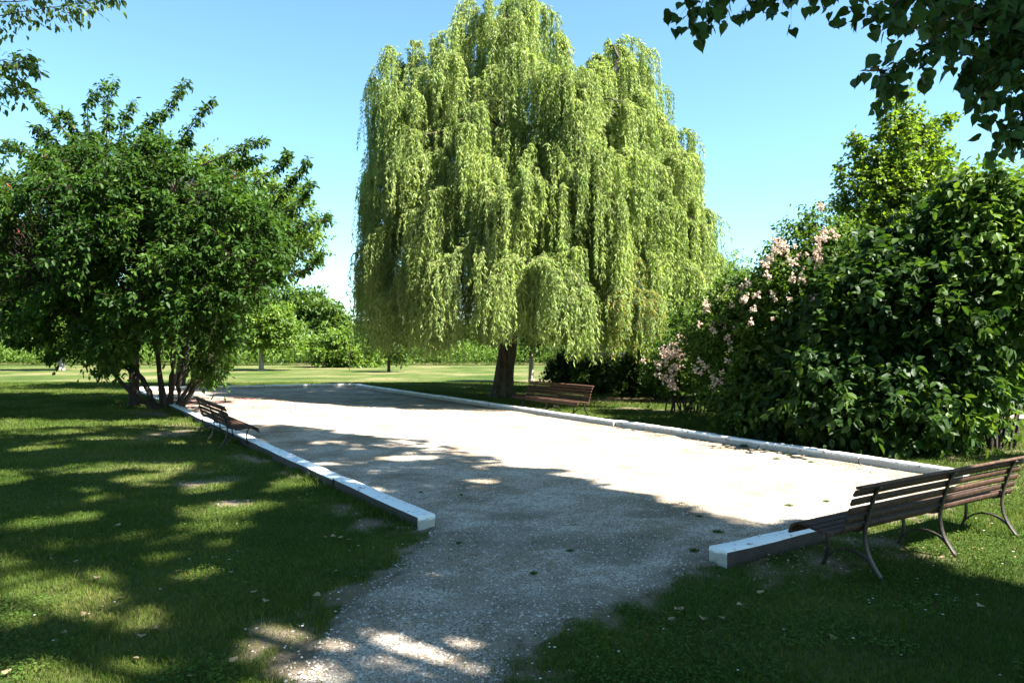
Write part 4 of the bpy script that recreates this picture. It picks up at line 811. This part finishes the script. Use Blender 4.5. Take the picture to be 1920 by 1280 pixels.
blades('field_grass', 'short mown grass blades of the lawn further off', x_, y_, (.03+.035*R.random(len(x_)))*tuft, .006+.010*R.random(len(x_))*(y_/20), False, grassr(x_, y_, b_))
# longer tufts along kerbs
n = 9000; s_ = R.random(n)*Lr; off = R.random(n)**2*.22+.185; px_ = FR[None]+dr[None]*s_[:, None]+sr[None]*off[:, None]; k = fbm(s_*.9, s_*0+3) > .45
s2 = R.random(6000)*Ll; pl_ = LN[None]+dl[None]*s2[:, None]+sl[None]*(R.random(6000)**2*.2+.215)[:, None]; k2 = fbm(s2*1.1, s2*0+8) > .5
pa = np.concatenate([px_[k], pl_[k2]]); 
blades('kerb_grass', 'longer grass tufts growing along the outside of the kerbs', pa[:, 0], pa[:, 1], .05+.09*R.random(len(pa)), .006+.004*R.random(len(pa)), True, R.random(len(pa))*.8)

nn__ = 60000; y_ = 3.5+22*R.random(nn__)**1.4; x_ = (R.random(nn__)*2-1)*.8*y_
k = court_inside(x_, y_); x_, y_ = x_[k], y_[k]; dd_ = np.minimum(np.where(y_ < 9, np.minimum(softdist(x_, y_, soft), softdist(x_, y_, soft2)), 9), np.abs((x_-FR[0])*A[0]+(y_-FR[1])*A[1]))
pr = np.clip((fbm(x_*2.3+90, y_*2.3, 3)-.62)*8, 0, .35) + np.clip(1-dd_/.45, 0, 1)*np.clip((fbm(x_*3, y_*3+7)-.48)*5, 0, 1); k = R.random(len(x_)) < pr; x_, y_ = x_[k], y_[k]
blades('gravel_grass', 'sparse grass tufts coming up through the gravel', x_, y_, .035+.03*R.random(len(x_)), .004+.004*R.random(len(x_)), True, .3+R.random(len(x_))*.7)
nn__ = 90000; y_ = 3.4+9*R.random(nn__)**1.3; x_ = (R.random(nn__)*2-1)*.8*y_; k = ~court_inside(x_, y_) & (fbm(x_*1.7+33, y_*1.7, 3)+.12*R.random(nn__) > .62) & (bareness(x_, y_) < .3); x_, y_ = x_[k], y_[k]; n = len(x_); mb = MB(); a_ = R.random(n)*6.28
mb.leaves(np.stack([x_, y_, hgt(x_, y_)+.012+.022*R.random(n)], 1), np.stack([np.cos(a_), np.sin(a_), .1+0*a_], 1), np.array([0, 0, 1.])+R.normal(size=(n, 3))*.35, .013+.016*R.random(n), .011+.010*R.random(n), OVAL, R.random(n)*.8)
o = mb.build('clover', M['weed']); tag(o, 'patches of clover and small broad leaves in the near lawn', 'clover', kind='stuff')

# litter of dry leaves under bushes and along the kerb
def litter(name, label, cat, x_, y_, material, sz_, rlo=0, rhi=1, zoff=.012):
    n = len(x_); mb = MB(); d_ = norm(np.stack([R.normal(size=n), R.normal(size=n), R.normal(size=n)*.15], 1)); nn = norm(np.stack([R.normal(size=n)*.3, R.normal(size=n)*.3, np.ones(n)], 1))
    mb.leaves(np.stack([x_, y_, hgt(x_, y_)+zoff], 1), d_, nn, sz_*(.6+.8*R.random(n)), sz_*.6*(.6+.8*R.random(n)), DIAM, rlo+(rhi-rlo)*R.random(n)); o = mb.build(name, material); tag(o, label, cat, kind='stuff'); return o
def gauss(lst): return np.concatenate([np.stack([c[0]+R.normal(size=n)*sx, c[1]+R.normal(size=n)*sy], 1) for c, sx, sy, n in lst])
q = gauss([(G(1180, 748), 1.3, .7, 1500), (G(1290, 752), 1.2, .7, 1100), (G(1000, 742), 1, 1, 300), (G(1640, 1030), .6, .3, 260), (G(1500, 1060), .5, .3, 160), (G(800, 742), 1.6, .7, 300), (G(1340, 835), 1.6, .5, 160), (G(1600, 872), .7, .4, 120)])
litter('leaf_litter', 'scattered brown dry leaves under the willow and along the kerbs', 'litter', q[:, 0], q[:, 1], M['deadleaf'], np.where(q[:, 1] < 9, .026, .05))
q = gauss([(G(400, 752), 1.1, .9, 1500), (G(430, 765), .9, .6, 600), (G(480, 770), 1.2, .8, 300)])
litter('fallen_petals', 'drift of fallen red petals on the gravel beyond the left bench', 'petals', q[:, 0], q[:, 1], M['redflower'], .045, zoff=.02)
q = gauss([(G(1610, 872), .5, .3, 500), (G(1450, 845), 1.2, .25, 500), (G(1250, 815), 1.4, .3, 300)]); k = court_inside(q[:, 0], q[:, 1]); q = q[k]
litter('fallen_leaves', 'thin scatter of leaves on the gravel inside the right kerb', 'litter', q[:, 0], q[:, 1], M['deadleaf'], .03, zoff=.02)

# small weeds rooted in the gravel and along the kerbs
wm = MB(); n = 90; a_ = R.random(n)*6.28; d_ = np.stack([np.cos(a_), np.sin(a_), .1+R.random(n)*.9], 1); rr__ = .06*R.random(n)**.7
wm.leaves(np.stack([np.cos(a_)*rr__*1.4+.02, np.sin(a_)*rr__, R.random(n)*.02], 1), d_, np.tile([[0, 0, 1.]], (n, 1))+R.normal(size=(n, 3))*.5, .032*(.5+R.random(n)), .013, OVAL, R.random(n))
n = 60; a_ = R.random(n)*6.28; wm.leaves(np.stack([R.normal(size=n)*.04, R.normal(size=n)*.03, 0*a_], 1), np.stack([np.cos(a_)*.5, np.sin(a_)*.5, .6+R.random(n)], 1), np.stack([np.cos(a_), np.sin(a_), 0*a_+.2], 1), .06*(.5+R.random(n)), .005, DIAM, R.random(n))
w0 = wm.build('weed', M['weed']); used_ = False
def put(o0, first, loc, sc_, label, cat, group):
    o = o0 if first else o0.copy()
    if not first: COL.objects.link(o)
    o.location = tuple(loc); o.scale = (sc_,)*3; o.rotation_euler = (0, 0, R.random()*6.28); tag(o, label, cat, group); return o
wsc = .55
weeds = [((1345, 1000, 1.1), 'largest dark weed on the gravel beside the free end of the front kerb'), ((1300, 1035, .9), 'flat weed left of the flaking kerb end'), ((1278, 945, .6), 'small weed in the sunny gravel above the front kerb end'), ((1310, 970, .7), 'small weed at the edge of shade on the gravel'),
    ((1395, 838, 1.5), 'leafy weed spilling over the right kerb below the bushes'), ((1410, 832, 1.4), 'green weed on top of the right kerb by the bush'), ((1455, 862, 1.1), 'weed on the gravel against the right kerb'), ((1480, 855, 1.1), 'weed leaning on the right kerb face'), ((1520, 868, .9), 'weed at the foot of the right kerb near its joint'),
    ((1000, 1078, .7), 'low weed tuft in the middle of the shaded gravel path'), ((1070, 1035, .7), 'weed tuft at the centre right of the shaded gravel'), ((1480, 950, .9), 'yellowish weed in the sunlit gravel left of the right bench'), ((1550, 942, .8), 'pale weed in the sunlit gravel close to the right bench'),
    ((860, 1020, .6), 'tiny weed on the path left of its middle'), ((640, 912, 1.1), 'tall dry weed at the joint of the left kerb'), ((790, 925, .5), 'flat dark weed on the gravel right of the left kerb'), ((865, 930, .5), 'flat weed patch in the shaded gravel by the left kerb end'), ((1330, 742, 2.2), 'pale green weed at the edge of the litter under the rose bushes'), ((1265, 750, 2.4), 'light green leafy weed in front of the dark shrubs')]
for i, ((a_, b_, s_), lab) in enumerate(weeds): put(w0, i == 0, G(a_, b_)+np.array([0, 0, .01]), s_*wsc, lab, 'weed', 'weeds by the kerbs and on the gravel')
# daisies
dm = MB(); n = 13; a_ = np.arange(n)*6.283/n; d_ = np.stack([np.cos(a_), np.sin(a_), .15+0*a_], 1); dm.leaves(np.tile([[0, 0, .045]], (n, 1)), d_, np.tile([[0, 0, 1.]], (n, 1)), .012, .006, DIAM, R.random(n)); 
d0_ = dm.build('daisy', M['whitepetal'])
dpx = [(104,930),(104,947),(90,955),(95,1050),(250,1060),(65,1160),(100,1208),(355,1053),(446,1037),(398,1048),(405,1047),(430,1055),(410,887),(420,885),(575,930),(560,935),(585,928),(630,1075),(667,1085),(680,1064),(700,1030),(672,1028),(655,1035),(567,1181),(470,1120),(745,1030),(755,1025),(630,1235),(1030,1220),(1030,1211),(1040,1222),(1066,1186),(1121,1237),(1160,1230),(1245,1187),(1013,1280),(998,1250),(1243,1150),(1503,1076),(1470,1188),(1628,1130),(1637,1127),(1630,1135),(1756,1122),(1790,1130),(1792,1125),(1832,1122),(1768,1158),(1735,1150),(1720,1090),(1750,1065),(1690,1232),(1875,1270),(1384,1266),(1600,1205),(1845,1000),(1860,985),(1900,1040),(1880,1060),(1830,975),(1700,1290),(300,1110),(215,1135),(330,1090),(60,1000),(310,840),(240,784),(258,785),(270,783),(20,795),(16,792)]
for i, (a_, b_) in enumerate(dpx): put(d0_, i == 0, G(a_, b_)+np.array([0, 0, -.01]), 0.6+.35*R.random()+.03*max(0, G(a_, b_)[1]-6), 'tiny white daisy in the lawn %s of the gravel' % ('left' if a_ < 900 else 'right'), 'daisy', 'daisies in the %s lawn' % ('left' if a_ < 900 else 'right'))
# dry leaves lying on the grass
lm = MB(); lm.leaves(np.zeros((1, 3)), np.array([[1., 0, .1]]), np.array([[0, .2, 1.]]), .07, .07, HEART, [.6]); l0_ = lm.build('dead_leaf', M['deadleaf'])
lpx = [(143,1057),(182,1086),(188,1142),(125,1190),(163,1155),(220,1127),(265,1196),(295,1182),(330,1076),(433,1076),(475,1116),(500,1130),(250,1240),(350,1275),(15,1268),(440,1245),(612,1010),(640,1012),(650,1016),(628,1008),(1280,1148),(1270,1146),(1318,1163),(1260,1168),(1390,1138),(1428,1117),(1350,1162),(1860,950),(1890,930),(1770,1050),(1695,1010),(600,1120),(225,988),(440,986),(1840,1140),(1565,1200)]
for i, (a_, b_) in enumerate(lpx): put(l0_, i == 0, G(a_, b_)+np.array([0, 0, .025]), .45+.4*R.random(), 'curled pale brown dead leaf lying on the lawn %s of the gravel' % ('left' if a_ < 960 else 'right'), 'dead leaf', 'dead leaves on the %s lawn' % ('left' if a_ < 960 else 'right'))
